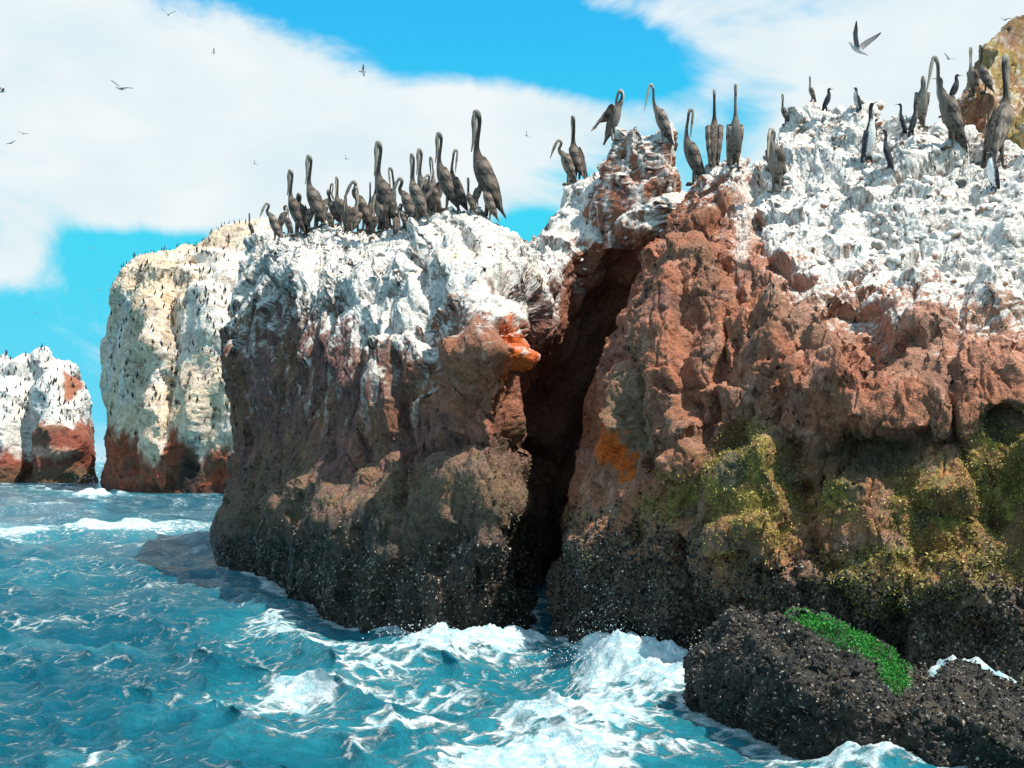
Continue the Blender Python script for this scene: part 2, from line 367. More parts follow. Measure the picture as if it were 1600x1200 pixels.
# ---- middle cliff: shaded face running back to the left, broken guano crown, wall of the cleft on its right
mid_cols = [
    [(420, None, 46), (420, 850, 46), (420, 790, 46), (420, 720, 46), (420, 640, 46), (420, 545, 46), (425, 480, 46), (430, 430, 46), (440, 395, 46)],
    [(352, None, 36.5), (334, 848, 37), (348, 780, 37.3), (364, 720, 37.5), (363, 640, 37.5), (357, 545, 37.5), (361, 480, 38), (382, 430, 38.5), (404, 388, 39)],
    [(402, None, 32.5), (386, 860, 32.5), (388, 800, 33), (398, 720, 33.5), (400, 640, 33.6), (395, 545, 34), (398, 475, 34.6), (410, 425, 35.5), (425, 372, 37.5)],
    [(440, None, 28.5), (428, 890, 28), (430, 810, 28.4), (442, 730, 28.9), (450, 640, 29), (450, 545, 29.3), (453, 475, 30), (460, 420, 31.8), (470, 362, 35)],
    [(490, None, 25.0), (480, 890, 24.8), (484, 805, 25.2), (492, 725, 26.0), (496, 640, 26.5), (500, 545, 27.1), (502, 475, 28.2), (508, 420, 30), (515, 366, 33.5)],
    [(560, None, 22.9), (558, 895, 22.7), (560, 815, 23.0), (560, 720, 23.8), (560, 640, 24.4), (562, 545, 25.2), (565, 475, 26.4), (572, 415, 28.4), (582, 370, 31.5)],
    [(650, None, 22.0), (650, 900, 21.8), (650, 815, 22.0), (650, 720, 22.6), (650, 640, 23.2), (650, 545, 24.0), (650, 475, 25.3), (650, 410, 27.0), (652, 345, 29.5)],
    [(740, None, 21.8), (740, 900, 21.5), (740, 800, 21.3), (738, 700, 21.5), (735, 625, 21.8), (731, 545, 22.0), (728, 475, 23.2), (722, 400, 25.5), (714, 318, 28)],
    [(782, None, 22.0), (778, 900, 21.7), (774, 800, 21.4), (770, 700, 21.4), (770, 625, 21.4), (775, 545, 21.5), (793, 495, 22.2), (782, 430, 24.7), (768, 345, 27.5)],
    [(812, None, 22.9), (802, 900, 22.8), (794, 800, 22.5), (788, 700, 22.3), (788, 610, 22.3), (798, 545, 22.6), (810, 495, 23.2), (813, 445, 25), (812, 388, 28)],
    [(824, None, 26), (816, 900, 26), (808, 800, 26), (802, 700, 25.6), (806, 610, 25.3), (822, 545, 24.8), (836, 488, 24.7), (836, 438, 25.6), (830, 380, 28)],
    [(830, None, 29), (824, 900, 29), (815, 800, 29), (812, 700, 28.5), (822, 610, 28), (856, 540, 26), (862, 480, 25.7), (856, 430, 26), (848, 372, 27.8)],
    [(862, None, 31.5), (862, 900, 31.5), (864, 800, 31), (872, 700, 30), (888, 600, 28.8), (905, 510, 27.8), (912, 435, 26.8), (902, 385, 26.6), (890, 300, 28.5)],
    [(925, None, 33), (925, 900, 33), (928, 800, 32.5), (935, 700, 31), (945, 600, 29.8), (955, 500, 28.6), (962, 420, 27.2), (960, 372, 26.4), (938, 272, 28.3)],
    [(1010, None, 33), (1010, 900, 33), (1010, 800, 32), (1010, 700, 31), (1012, 600, 29.5), (1014, 500, 28), (1016, 420, 26.6), (1016, 350, 25.9), (1010, 288, 27.3)],
    [(1090, None, 32), (1090, 900, 32), (1090, 800, 31), (1090, 700, 30), (1090, 600, 29), (1090, 500, 28), (1090, 420, 27), (1090, 340, 26.2), (1085, 285, 27)],
]
G, Nn, fr, tv, s = rock_grid(mid_cols, 920, 375, [(0.7, -0.15), (2.2, -0.9), (4.0, -3.5)], wu=[.1, .9, 1.1, 1.15, 1.15, 1.1, 1.1, 1.1, 1.2, 1.2, 1.2, .7, .7, .8, .15])
ft = features(G, fr,
    bumps=[(755, 548, 78, 52, 0.15, 0.30, 1.5), (735, 480, 40, 40, 0.3, 0.25, 1.5), (735, 790, 90, 95, -0.3, 0.45, 1.6), (500, 790, 70, 90, 0, 0.35, 1.5), (590, 850, 70, 80, 0, 0.3, 1.5),
           (640, 470, 40, 60, 0, 0.35, 2), (560, 440, 45, 40, 0, 0.35, 2), (470, 430, 35, 50, 0, .5, 2), (700, 400, 35, 60, 0, .4, 2), (600, 600, 30, 90, 0.1, .2, 2), (690, 650, 50, 60, .3, .25, 2), (745, 640, 45, 40, 0, -.2, 1.2)],
    cracks=[([(620, 560), (622, 680), (626, 790)], 6, 0.45), ([(397, 500), (392, 620), (394, 730)], 7, 0.6), ([(520, 480), (500, 600), (480, 700)], 5, 0.35), ([(690, 560), (668, 690)], 5, 0.3),
            ([(790, 560), (785, 690)], 4, .2), ([(655, 720), (720, 690), (800, 700)], 5, .25), ([(560, 520), (545, 640), (548, 720)], 4, .25), ([(410, 900), (470, 840), (480, 780)], 6, .3), ([(455, 500), (440, 640), (436, 760)], 5, .3)])
gm = sstep(560, 430, proj(G)[1])
def mid_lumps(Q):
    P = Q.reshape(-1, 3); return (lumps(P, 1.6, 0.05, 3) + 0.06 * facets(P * 2.6 + 4, 1.4, .12, .06)[0] + 0.02 * facets(P * 7 + 4, 1.4, .25, .1)[0]).reshape(gm.shape) * gm
VV = broken(G, s, 0.30, 0.14, 0.050, 0.018, (1.25, 1.25, 0.62), seed=2.0, extra=ft, lump=mid_lumps)
def mid_colour(P, Nv, px, py):
    n1 = fbm(P * 0.7, 4); n2 = fbm(P * 2.6 + 40, 4, 0.62); n3 = fbm(P * (7, 7, 3.2) + 80, 3, 0.6); st = fbm(P * (3.2, 3.2, 0.35) + 11, 4, 0.6)
    c = mixc(np.tile(PURP, (len(P), 1)), BROWN, sstep(-0.3, 0.5, n1)); c = mixc(c, RED, sstep(0.15, 0.7, st) * 0.7)
    c = mixc(c, RED, sstep(1.15, 0.6, ell(px, py, 755, 580, 110, 110) + .3 * n2) * .75)
    c = mixc(c, ORANGE, sstep(1.0, 0.6, ell(px, py, 786, 560, 15, 72, 0.05) + 0.3 * n2 + .15 * n3) * 0.9)
    c = mixc(c, RED * 0.9, sstep(835, 870, px) * 0.8)
    # olive to grey turf of weed
    ol = sstep(700, 760, py + 45 * n1 + 16 * n2 + 45 * sstep(640, 740, px)) * sstep(840, 815, px) * .55
    c = mixc(c, OLGREY * .9, ol * (0.65 + 0.3 * sstep(-0.4, .5, n2)))
    c = mixc(c, OLIVE * 0.4, ol * sstep(0.05, 0.5, n2 + 0.4 * st) * 0.5)
    mu = sstep(790, 850, py + 40 * n1 + 18 * n2 + 12 * sstep(600, 700, px))
    c = mixc(c, MUSS * 1.3, mu * (0.75 + 0.25 * sstep(-.3, .3, n3)))
    # guano: thick on the crown, thinning into drips and splashes down the face
    line = np.interp(px, [340, 400, 460, 520, 600, 650, 700, 750, 800, 850, 900, 960, 1030], [530, 485, 472, 492, 545, 545, 470, 470, 490, 455, 388, 374, 345])
    up = np.clip(Nv[:, 2], -0.5, 1)
    g = np.minimum((line - py) / 55, 1.1) + 0.75 * n2 + 0.55 * st + 1.3 * (up - .1) + 0.45 * n3
    gm_ = sstep(-0.15, 0.55, g)
    drip = sstep(0.52, 0.9, st + 0.35 * n2 + 0.2 * up + 0.2 * n3) * sstep(line + 175, line + 10, py) * 0.85
    low = sstep(0.45, 0.65, n3 * .8 + 0.5 * st) * sstep(720, 600, py) * sstep(620, 520, px) * .8
    c = mixc(c, GREY, sstep(-0.9, 0.0, g) * 0.25 * sstep(700, 560, py))
    wh = np.maximum(np.maximum(gm_, drip), low)
    n5 = fbm(P * 17 + 7, 2, .6)
    gc = mixc(np.tile(GUANO, (len(P), 1)), GREY * 1.1, sstep(0.0, 0.55, n2 * 0.6 + n3 * 0.7 + .35 * n5 - .35 * up) * 0.85)
    gc = mixc(gc, PURP * 1.2, sstep(.35, .75, n5 + .5 * n3 - .3 * up) * .7)
    gc = mixc(gc, CREAM, sstep(0.3, 0.8, n1 + .3 * n2) * 0.35)
    c = c * (1 - wh[:, None]) + gc * wh[:, None]
    return c, mu
mid, midV, midN = build_rock('sea_cliff', G, VV, s, mid_colour, M_ROCK, 'dark shaded cliff left of the black cleft with a ragged white guano crown', 'cliff')

# ---- right cliff: sunlit red rock with weed and mussel belts below and a white lumpy apron above
right_cols = [
    [(960, None, 27), (965, 950, 27), (970, 870, 27), (975, 790, 27), (980, 700, 27), (985, 620, 27), (990, 540, 27), (1020, 460, 27), (1050, 390, 27), (1080, 340, 27.5), (1110, 310, 28), (1130, 290, 28.5)],
    [(880, None, 23), (884, 950, 23), (892, 870, 23), (905, 790, 23), (918, 700, 23), (930, 620, 23), (942, 540, 23), (985, 470, 23.5), (1020, 400, 24), (1055, 345, 25), (1085, 310, 26), (1105, 285, 27)],
    [(884, None, 20.9), (896, 950, 20.9), (912, 870, 20.9), (930, 790, 20.9), (942, 700, 20.9), (952, 620, 20.9), (966, 540, 21.1), (996, 480, 21.7), (1026, 408, 22.7), (1055, 360, 24), (1082, 312, 25.2), (1100, 276, 26)],
    [(912, None, 20.0), (918, 950, 19.8), (926, 870, 19.7), (940, 790, 19.7), (952, 700, 19.7), (962, 620, 19.8), (978, 550, 20.0), (1010, 490, 20.6), (1038, 420, 21.7), (1065, 370, 22.9), (1090, 318, 24.3), (1110, 270, 25.6)],
    [(975, None, 19.6), (975, 950, 19.2), (978, 870, 18.9), (985, 790, 18.9), (992, 700, 18.9), (1000, 620, 19), (1010, 550, 19.3), (1030, 480, 20), (1052, 420, 21), (1078, 365, 22.4), (1105, 315, 24), (1125, 268, 25.6)],
    [(1055, None, 18.5), (1055, 950, 18.2), (1058, 870, 18.0), (1062, 790, 18.1), (1068, 700, 18.2), (1075, 620, 18.3), (1085, 550, 18.7), (1095, 480, 19.4), (1110, 420, 20.4), (1128, 365, 21.8), (1145, 315, 23.5), (1158, 268, 25.4)],
    [(1150, None, 17.3), (1150, 950, 17.1), (1150, 870, 17.1), (1152, 790, 17.3), (1155, 700, 17.6), (1160, 620, 17.8), (1165, 550, 18.2), (1170, 480, 18.9), (1178, 420, 19.9), (1186, 360, 21.3), (1194, 305, 23), (1200, 246, 25.2)],
    [(1250, None, 16.7), (1250, 950, 16.5), (1250, 870, 16.6), (1250, 790, 16.9), (1250, 710, 17.1), (1250, 630, 17.2), (1250, 550, 17.7), (1250, 475, 18.5), (1250, 405, 19.7), (1250, 335, 21.2), (1250, 260, 23), (1250, 178, 25.2)],
    [(1350, None, 16.2), (1350, 950, 16.0), (1350, 870, 16.1), (1350, 790, 16.5), (1350, 710, 16.7), (1350, 630, 16.7), (1350, 550, 17.3), (1350, 475, 18.0), (1345, 405, 19.2), (1342, 335, 20.6), (1340, 260, 22.2), (1338, 172, 24.2)],
    [(1460, None, 15.8), (1460, 950, 15.6), (1460, 870, 15.7), (1460, 790, 16.1), (1460, 710, 16.4), (1460, 630, 16.4), (1458, 550, 16.9), (1455, 475, 17.5), (1450, 405, 18.5), (1446, 335, 19.8), (1442, 270, 21.2), (1440, 195, 22.8)],
    [(1570, None, 15.6), (1570, 950, 15.4), (1570, 870, 15.5), (1570, 790, 15.8), (1570, 710, 16.1), (1568, 630, 16.2), (1565, 555, 16.6), (1562, 485, 17.2), (1558, 415, 18.1), (1552, 345, 19.2), (1545, 285, 20.4), (1540, 225, 21.8)],
    [(1690, None, 15.5), (1690, 950, 15.3), (1690, 870, 15.4), (1690, 790, 15.6), (1690, 710, 15.9), (1688, 630, 16), (1685, 555, 16.4), (1680, 485, 17), (1672, 415, 17.8), (1664, 345, 18.8), (1655, 285, 20), (1645, 235, 21.4)],
    [(1840, None, 16.8), (1840, 950, 16.4), (1840, 870, 16), (1840, 790, 16), (1840, 710, 16.2), (1835, 630, 16.4), (1830, 555, 16.8), (1820, 485, 17.4), (1810, 415, 18.2), (1800, 345, 19.2), (1790, 285, 20.4), (1780, 235, 21.8)],
    [(2150, None, 17.6), (2150, 950, 17.2), (2150, 870, 16.8), (2150, 790, 16.8), (2150, 710, 17), (2140, 630, 17.2), (2130, 555, 17.6), (2110, 485, 18.2), (2090, 415, 19), (2070, 345, 20), (2050, 285, 21.2), (2030, 225, 22.6)],
    [(2600, None, 19.6), (2600, 950, 19.2), (2600, 870, 18.8), (2600, 790, 18.8), (2600, 710, 19), (2580, 630, 19.2), (2560, 555, 19.6), (2530, 485, 20.2), (2500, 415, 21), (2470, 345, 22), (2440, 285, 23.2), (2410, 225, 24.6)],
]
G, Nn, fr, tv, s = rock_grid(right_cols, 770, 585, [(0.8, -0.1), (2.5, -0.7), (5.0, -3.5)], wu=[.25, .5, 1, 1, 1, 1, 1, 1, 1, 1, .6, .15, .1, .08])
ft = features(G, fr,
    bumps=[(1056, 690, 48, 82, -0.1, 0.42, 3), (1176, 785, 92, 135, -0.12, 0.6, 1.6), (1400, 640, 185, 52, 0.12, 0.38, 1.6), (1352, 712, 88, 34, -0.05, -0.45, 1.4), (1590, 668, 75, 30, 0.1, -0.5, 1.6),
           (1565, 775, 60, 50, 0.3, -0.45, 1.5), (1310, 785, 38, 40, 0, 0.18, 1.2), (1452, 800, 62, 66, 0, 0.25, 1.2), (1400, 905, 100, 80, 0, 0.25, 1.0), (1192, 512, 56, 60, 0.1, 0.42, 3), (1425, 490, 78, 66, 0.3, 0.45, 2.5),
           (1535, 575, 90, 52, -0.1, 0.3, 2.5), (1085, 440, 60, 50, -0.5, 0.35, 2.5), (1000, 690, 30, 70, -0.25, -0.25, 2), (1500, 900, 70, 70, 0, .25, 1), (960, 880, 70, 90, 0.2, 0.3, 1.6),
           (1130, 880, 60, 70, 0, 0.25, 1.6), (1530, 1000, 60, 50, 0, -0.5, 1.5), (1300, 545, 60, 40, .2, .25, 2.5), (1110, 560, 40, 60, 0, .25, 3), (1150, 310, 30, 40, .2, .35, 2), (1560, 480, 50, 40, .2, .3, 2), (1230, 600, 40, 50, 0, .25, 2.5)],
    cracks=[([(1172, 640), (1131, 698), (1096, 752), (1070, 800)], 8, 0.6), ([(1133, 480), (1122, 562), (1110, 645), (1095, 690)], 6, 0.5), ([(1234, 690), (1250, 770), (1264, 850)], 6, 0.45), ([(1283, 690), (1276, 800), (1270, 860)], 5, 0.35),
            ([(1055, 845), (1080, 930), (1094, 1020)], 11, 0.7), ([(1180, 610), (1196, 650), (1170, 640)], 4, .3), ([(1248, 560), (1225, 620), (1210, 660)], 5, .35), ([(1360, 530), (1372, 600)], 5, .4), ([(1500, 510), (1480, 600), (1490, 690)], 6, .4),
            ([(960, 500), (1000, 600), (975, 660), (985, 760)], 6, .4), ([(1100, 380), (1150, 440), (1145, 470)], 6, .4), ([(1340, 870), (1420, 860), (1500, 850)], 6, .3), ([(1445, 680), (1500, 700), (1530, 780)], 5, .35), ([(1200, 900), (1260, 870), (1300, 900), (1340, 960)], 7, .35), ([(1180, 330), (1190, 400), (1245, 450), (1330, 470)], 7, .35), ([(1030, 600), (1080, 620), (1100, 690)], 5, .35)])
Pf = G.reshape(-1, 3); pxb, pyb = proj(G)
gline = np.interp(pxb, [1000, 1120, 1175, 1200, 1250, 1330, 1400, 1500, 1600], [200, 250, 300, 380, 430, 450, 470, 480, 500])
gm = sstep(60, -60, pyb - gline)
lowm = sstep(820, 900, pyb)
def right_lumps(Q):
    P = Q.reshape(-1, 3); return (lumps(P, 1.6, 0.06, 3) + 0.07 * facets(P * 2.5 + 4, 1.4, .2, .07)[0] + 0.028 * facets(P * 6.5 + 4, 1.4, .3, .1)[0]).reshape(gm.shape) * gm + lumps(P, 7.5, 0.05, 14).reshape(gm.shape) * lowm
VV = broken(G, s, 0.24, 0.135, 0.052, 0.018, (1.0, 1.0, 0.85), seed=6.0, extra=0.68 * ft, lump=right_lumps)
def weed_patches(px, py):
    e = np.full(np.shape(px), 9.0)
    for q in ((1176, 770, 80, 120, -.12), (1040, 770, 50, 45, 0), (1312, 786, 40, 42, 0), (1455, 800, 75, 75, 0), (1400, 905, 130, 60, 0), (1560, 740, 70, 90, .2), (1520, 880, 90, 60, 0)): e = np.minimum(e, ell(px, py, *q))
    return e
def right_colour(P, Nv, px, py):
    n1 = fbm(P * 0.8 + 5, 4); n2 = fbm(P * 2.8 + 40, 4, 0.62); n3 = fbm(P * 8 + 80, 3, 0.6); n4 = fbm(P * 1.5 + 120, 3)
    up = np.clip(Nv[:, 2], -0.5, 1)
    c = mixc(np.tile(RED, (len(P), 1)), BROWN, sstep(-0.1, 0.6, n1)); c = mixc(c, PINK, sstep(0.1, 0.8, n2 + .4 * n3) * 0.55)
    c = mixc(c, PURP, sstep(0.25, 0.8, n4) * 0.6)
    c = mixc(c, PINK * 1.1, sstep(150, 20, py - np.interp(px, [1000, 1180, 1250, 1400, 1600], [200, 330, 440, 475, 505])) * 0.55 * sstep(1100, 1200, px))
    c = mixc(c, ORANGE * 0.6, sstep(1.0, 0.3, ell(px, py, 935, 650, 40, 110, -0.1) + 0.5 * n2) * 0.25)
    c = mixc(c, OLGREY, sstep(1.0, 0.4, ell(px, py, 985, 640, 24, 130, 0.05) + .4 * n2) * 0.6)
    c = mixc(c, ORANGE, sstep(1.0, 0.75, ell(px, py, 962, 702, 13, 52, -0.28) + .3 * n3 + .25 * n2) * 0.95)
    # weed belt
    wl = np.interp(px, [860, 960, 1060, 1090, 1170, 1240, 1290, 1340, 1450, 1540, 1600], [800, 790, 735, 720, 650, 700, 735, 690, 690, 640, 640])
    ol = sstep(-14, 50, py - wl + 24 * n2 + 20 * n1)
    pat = weed_patches(px, py) + .35 * n2 + .2 * n3; ol = ol * (0.30 + 0.70 * sstep(1.15, 0.65, pat))
    ocol = mixc(np.tile(OLIVE, (len(P), 1)), OLGREY * 0.75, sstep(-0.25, 0.5, n4 + 0.5 * n2)); ocol = mixc(ocol, (0.07, 0.055, 0.028), sstep(0.0, 0.5, n3) * .7)
    k = ol * (0.35 + 0.6 * sstep(-0.5, 0.1, n2 + .4 * n1 + .3 * up))
    c = c * (1 - k[:, None]) + ocol * k[:, None]
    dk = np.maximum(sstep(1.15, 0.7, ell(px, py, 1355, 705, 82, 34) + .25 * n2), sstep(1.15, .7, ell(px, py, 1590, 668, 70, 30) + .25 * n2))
    c = mixc(c, (0.05, 0.058, 0.025), dk * 0.6)            # shade under the ledges, painted into the colour as a dark green tint
    ml = np.interp(px, [860, 960, 1060, 1150, 1300, 1450, 1600], [840, 830, 850, 880, 890, 900, 900])
    mu = sstep(-50, 60, py - ml + 40 * n2 + 30 * n1)
    mc = mixc(np.tile(MUSS * 2.2, (len(P), 1)), (0.13, 0.095, 0.05), sstep(-.1, .5, n2) * sstep(160, 20, py - ml))
    k = mu * .85; c = c * (1 - k[:, None]) + mc * k[:, None]
    # guano apron
    line = np.interp(px, [900, 1000, 1080, 1120, 1172, 1195, 1250, 1330, 1400, 1500, 1600], [180, 230, 262, 270, 300, 372, 425, 445, 460, 470, 490])
    g = np.minimum((line - py) / 60, 1.2) + 0.8 * n2 + 0.45 * n3 + 1.3 * (up - .12)
    wh = sstep(-0.25, 0.45, g); spl = sstep(0.55, 0.95, n3 * .6 + n2 * .5 + .45 * up) * sstep(line + 130, line + 10, py) * .75
    strk = sstep(1.0, .5, ell(px, py, 1160, 370, 16, 85, .05) + .5 * n2) * .6
    wh = np.maximum(np.maximum(wh, spl), strk)
    n5 = fbm(P * 17 + 7, 2, .6)
    gc = mixc(np.tile(GUANO, (len(P), 1)), np.array((.42, .35, .31)), sstep(0.05, 0.6, n2 * .5 + n3 * .7 + .35 * n5 - .4 * up) * .8)
    gc = mixc(gc, BROWN * 1.1, sstep(.35, .75, n5 + .5 * n3 - .3 * up) * .7)
    gc = mixc(gc, BROWN * 1.3, sstep(0.25, 0.75, n2 + .3 * n3 - .25 * up) * sstep(1.1, .6, ell(px, py, 1300, 190, 110, 60)) * .9)
    c = c * (1 - wh[:, None]) + gc * wh[:, None]
    return c, mu
right, rightV, rightN = build_rock('sunlit_cliff', G, VV, s, right_colour, M_ROCK, 'big sunlit red cliff on the right with white lumpy top and olive weed belt', 'cliff')

# ---- boulder awash in front
b_cols = [
    [(1190, None, 17.2), (1190, 1066, 17.0), (1195, 1036, 16.9), (1205, 1016, 16.8), (1215, 1001, 16.7), (1225, 991, 16.6)],
    [(1096, None, 15.6), (1096, 1091, 15.5), (1104, 1056, 15.5), (1118, 1026, 15.4), (1140, 1001, 15.4), (1165, 984, 15.4)],
    [(1108, None, 14.4), (1112, 1096, 14.3), (1125, 1061, 14.3), (1145, 1026, 14.4), (1170, 996, 14.6), (1195, 976, 14.9)],
    [(1185, None, 13.6), (1188, 1106, 13.4), (1195, 1066, 13.4), (1205, 1026, 13.6), (1220, 996, 13.9), (1235, 971, 14.5)],
    [(1260, None, 12.9), (1262, 1121, 12.8), (1265, 1081, 12.8), (1270, 1041, 13.0), (1280, 1006, 13.4), (1290, 978, 14.2)],
    [(1345, None, 12.6), (1345, 1124, 12.5), (1346, 1101, 12.5), (1348, 1066, 12.8), (1352, 1031, 13.2), (1358, 1006, 14.0)],
    [(1420, None, 12.3), (1420, 1144, 12.2), (1421, 1114, 12.3), (1423, 1101, 12.6), (1426, 1076, 13.1), (1430, 1056, 13.8)],
    [(1500, None, 12.0), (1500, 1164, 11.9), (1500, 1129, 12.0), (1502, 1111, 12.3), (1505, 1088, 12.8), (1508, 1070, 13.5)],
    [(1590, None, 11.8), (1590, 1174, 11.7), (1590, 1144, 11.9), (1592, 1119, 12.2), (1595, 1111, 12.7), (1598, 1096, 13.4)],
    [(1700, None, 11.8), (1700, 1184, 11.8), (1700, 1164, 12), (1700, 1144, 12.3), (1700, 1124, 12.8), (1700, 1121, 13.4)],
    [(1790, None, 12.4), (1790, 1189, 12.4), (1790, 1179, 12.5), (1785, 1164, 12.8), (1780, 1149, 13.1), (1775, 1139, 13.5)],
]
G, Nn, fr, tv, s = rock_grid(b_cols, 340, 260, [(0.35, -0.08), (0.8, -0.45)])
VV = broken(G, s, 0.12, 0.09, 0.05, 0.02, seed=16.0, lump=lambda Q: (lumps(Q.reshape(-1, 3), 6.5, 0.05, 2) + lumps(Q.reshape(-1, 3), 2.2, 0.12, 5)).reshape(Q.shape[:2]))
ALG = lambda px, py: np.minimum(np.minimum(ell(px, py, 1330, 1000, 72, 22, 0.42), ell(px, py, 1396, 1048, 24, 42, -0.35)), ell(px, py, 1268, 972, 36, 12, .15))
def boulder_colour(P, Nv, px, py):
    n2 = fbm(P * 3.5 + 40, 4, 0.62); n3 = fbm(P * 14 + 80, 2, 0.6)
    c = mixc(np.tile(MUSS * .9, (len(P), 1)), (0.06, 0.045, 0.03), sstep(0.0, 0.6, n2))
    c = mixc(c, (0.015, 0.14, 0.012), sstep(1.15, 0.7, ALG(px, py) + .3 * n2) * .9)
    return c, np.full(len(P), 0.8)
boulder, bouV, bouN = build_rock('boulder', G, VV, s, boulder_colour, M_ROCK, 'low dark mussel-covered boulder awash in front with a bright green weed patch', 'boulder')

# ---- pinnacle on the crest, part of the middle cliff
def spire(name, base, axes, nu, nv, prof, colour, parent, seed, S=1.0, mat=None, amp=(0.25, .16, .08, .03), label=None, cat=None):
    th = np.linspace(0, 2 * math.pi, nu); t = np.linspace(0, 1, nv)
    zz = np.interp(t, [q[0] for q in prof], [q[1] for q in prof]); rr = np.interp(t, [q[0] for q in prof], [q[2] for q in prof])
    sx = np.interp(t, [q[0] for q in prof], [q[3] if len(q) > 3 else 0 for q in prof])
    T, ZZ = np.meshgrid(th, zz, indexing='ij'); RR = np.broadcast_to(rr, T.shape); SX = np.broadcast_to(sx, T.shape)
    G = np.stack([base[0] + axes[0] * (RR * np.cos(T) + SX), base[1] + axes[1] * RR * np.sin(T), base[2] + axes[2] * ZZ], -1)
    Nn = grid_normals(G); Nn[0] = Nn[-1] = (Nn[0] + Nn[-1]) * .5
    ctr = np.array(base); s = np.sign(np.sum(Nn * (G - G.mean((0, 1)))))
    VV = broken(G, s, *amp, (1.3, 1.3, .6), S, seed=seed)
    VV[-1] = VV[0] = (VV[0] + VV[-1]) / 2
    return build_rock(name, G, VV, s, colour, mat or M_ROCK, label, cat or 'rock', parent, tags=label is not None)
def pin_colour(P, Nv, px, py):
    n2 = fbm(P * 2.8 + 40, 4, 0.62); st = fbm(P * (5, 5, .5) + 11, 4, .6); up = np.clip(Nv[:, 2], -.5, 1)
    c = mixc(np.tile(RED * .85, (len(P), 1)), PURP, sstep(-.2, .5, n2))
    wh = np.maximum(sstep(0.0, 0.7, up * 1.1 + .5 * n2 + (P[:, 2] - 9.6) * .8), sstep(0.05, .45, st + .2 * n2) * .85)
    return c * (1 - wh[:, None]) + GUANO * wh[:, None], np.zeros(len(P))
pb = at(990, 335, 27.2)
pin, pinV, pinN = spire('pinnacle', pb, (1, 1, 1), 120, 110, [(0, -0.9, 1.0), (.25, 0.0, .92), (.5, .8, .80, -0.02), (.7, 1.35, .70, -.04), (.85, 1.68, .56, -.06), (.95, 1.84, .32, -.10), (1, 1.88, 0.0, -.12)], pin_colour, mid, 4.0)

# ---- ochre outcrop behind on the far right
oc_cols = []
for px, tops in [(1470, 235), (1495, 190), (1510, 140), (1530, 105), (1560, 75), (1590, 38), (1625, 5), (1680, -40), (1750, -60), (1830, -40), (1930, 0), (2060, 60)]:
    D = 30 + abs(px - 1620) / 110.; oc_cols.append([(px, None, D - 1)] + [(px + (q - tops) * -0.02, q, D + (420 - q) / 75.) for q in np.linspace(420, tops, 7)])
G, Nn, fr, tv, s = rock_grid(oc_cols, 200, 220, [(1.0, -0.2), (3, -1.5), (5, -5)])
VV = broken(G, s, 0.45, 0.26, 0.12, 0.05, (1.2, 1.2, .7), seed=9.0)
def ochre_colour(P, Nv, px, py):
    n2 = fbm(P * 1.6 + 40, 4, 0.62); n3 = fbm(P * (5, 5, 2) + 80, 3, .6); up = np.clip(Nv[:, 2], -.5, 1)
    c = mixc(np.tile(OCHRE, (len(P), 1)), BROWN * 1.2, sstep(-.1, .5, n2)); c = mixc(c, RED * 1.1, sstep(1.1, .5, ell(px, py, 1515, 200, 40, 70) + .4 * n2) * .7)
    c = mixc(c, GUANO, sstep(.35, .8, n3 + .5 * up) * .6); c = mixc(c, BROWN * .7, sstep(90, 40, py - .0 * px) * .6)
    return c, np.zeros(len(P))
outcrop, ocV, ocN = build_rock('ochre_outcrop', G, VV, s, ochre_colour, M_ROCK, 'ochre and brown rock outcrop rising behind the white apron at far right', 'outcrop')

# ---- far islets
is_cols = [
    [(196, None, 160), (196, 740, 160), (200, 700, 160), (205, 640, 160), (208, 580, 160), (212, 520, 160), (218, 470, 160), (224, 440, 160), (232, 425, 160)],
    [(166, None, 134), (163, 742, 134), (172, 715, 134), (172, 660, 134), (170, 590, 134), (174, 530, 135), (190, 480, 136), (203, 445, 137), (215, 420, 139)],
    [(200, None, 124), (198, 745, 124), (200, 715, 124), (200, 650, 124.5), (200, 590, 125), (202, 530, 126), (212, 480, 127.5), (222, 440, 130), (232, 412, 134)],
    [(232, None, 119), (232, 750, 119), (233, 715, 119.3), (234, 650, 120), (236, 590, 121), (238, 530, 122.5), (244, 475, 125), (252, 430, 128), (262, 404, 133)],
    [(268, None, 118), (268, 755, 118), (268, 720, 118.5), (270, 655, 119.4), (272, 590, 120.5), (274, 525, 122), (280, 465, 125), (288, 418, 129), (298, 384, 135)],
    [(300, None, 117), (300, 755, 117), (302, 720, 117.3), (304, 655, 118), (306, 590, 119), (310, 525, 121), (318, 460, 124), (328, 405, 128), (340, 360, 135)],
    [(345, None, 115), (346, 755, 115), (348, 720, 115.2), (350, 655, 116), (354, 590, 117), (358, 525, 119), (365, 455, 123), (375, 400, 128), (388, 355, 135)],
    [(400, None, 116), (400, 755, 116), (402, 720, 116.2), (404, 655, 117), (408, 590, 118), (412, 525, 120), (420, 455, 124), (428, 405, 129), (440, 368, 136)],
    [(470, None, 122), (470, 755, 122), (470, 720, 122), (470, 655, 123), (472, 590, 124), (474, 530, 126), (478, 480, 130), (482, 440, 134), (490, 410, 140)],
]
G, Nn, fr, tv, s = rock_grid(is_cols, 300, 320, [(4, -0.5), (14, -5), (26, -18)], drop=-3)
ft = features(G, fr, bumps=[(245, 740, 22, 30, 0, 0.8, 2), (290, 735, 16, 34, 0, -0.7, 1.5), (330, 500, 30, 60, 0, 1.5, 1.6), (250, 520, 30, 80, 0, 1.2, 1.6)], cracks=[([(270, 470), (268, 560), (262, 680)], 4, 2.0), ([(205, 560), (200, 740)], 3, 2.0)])
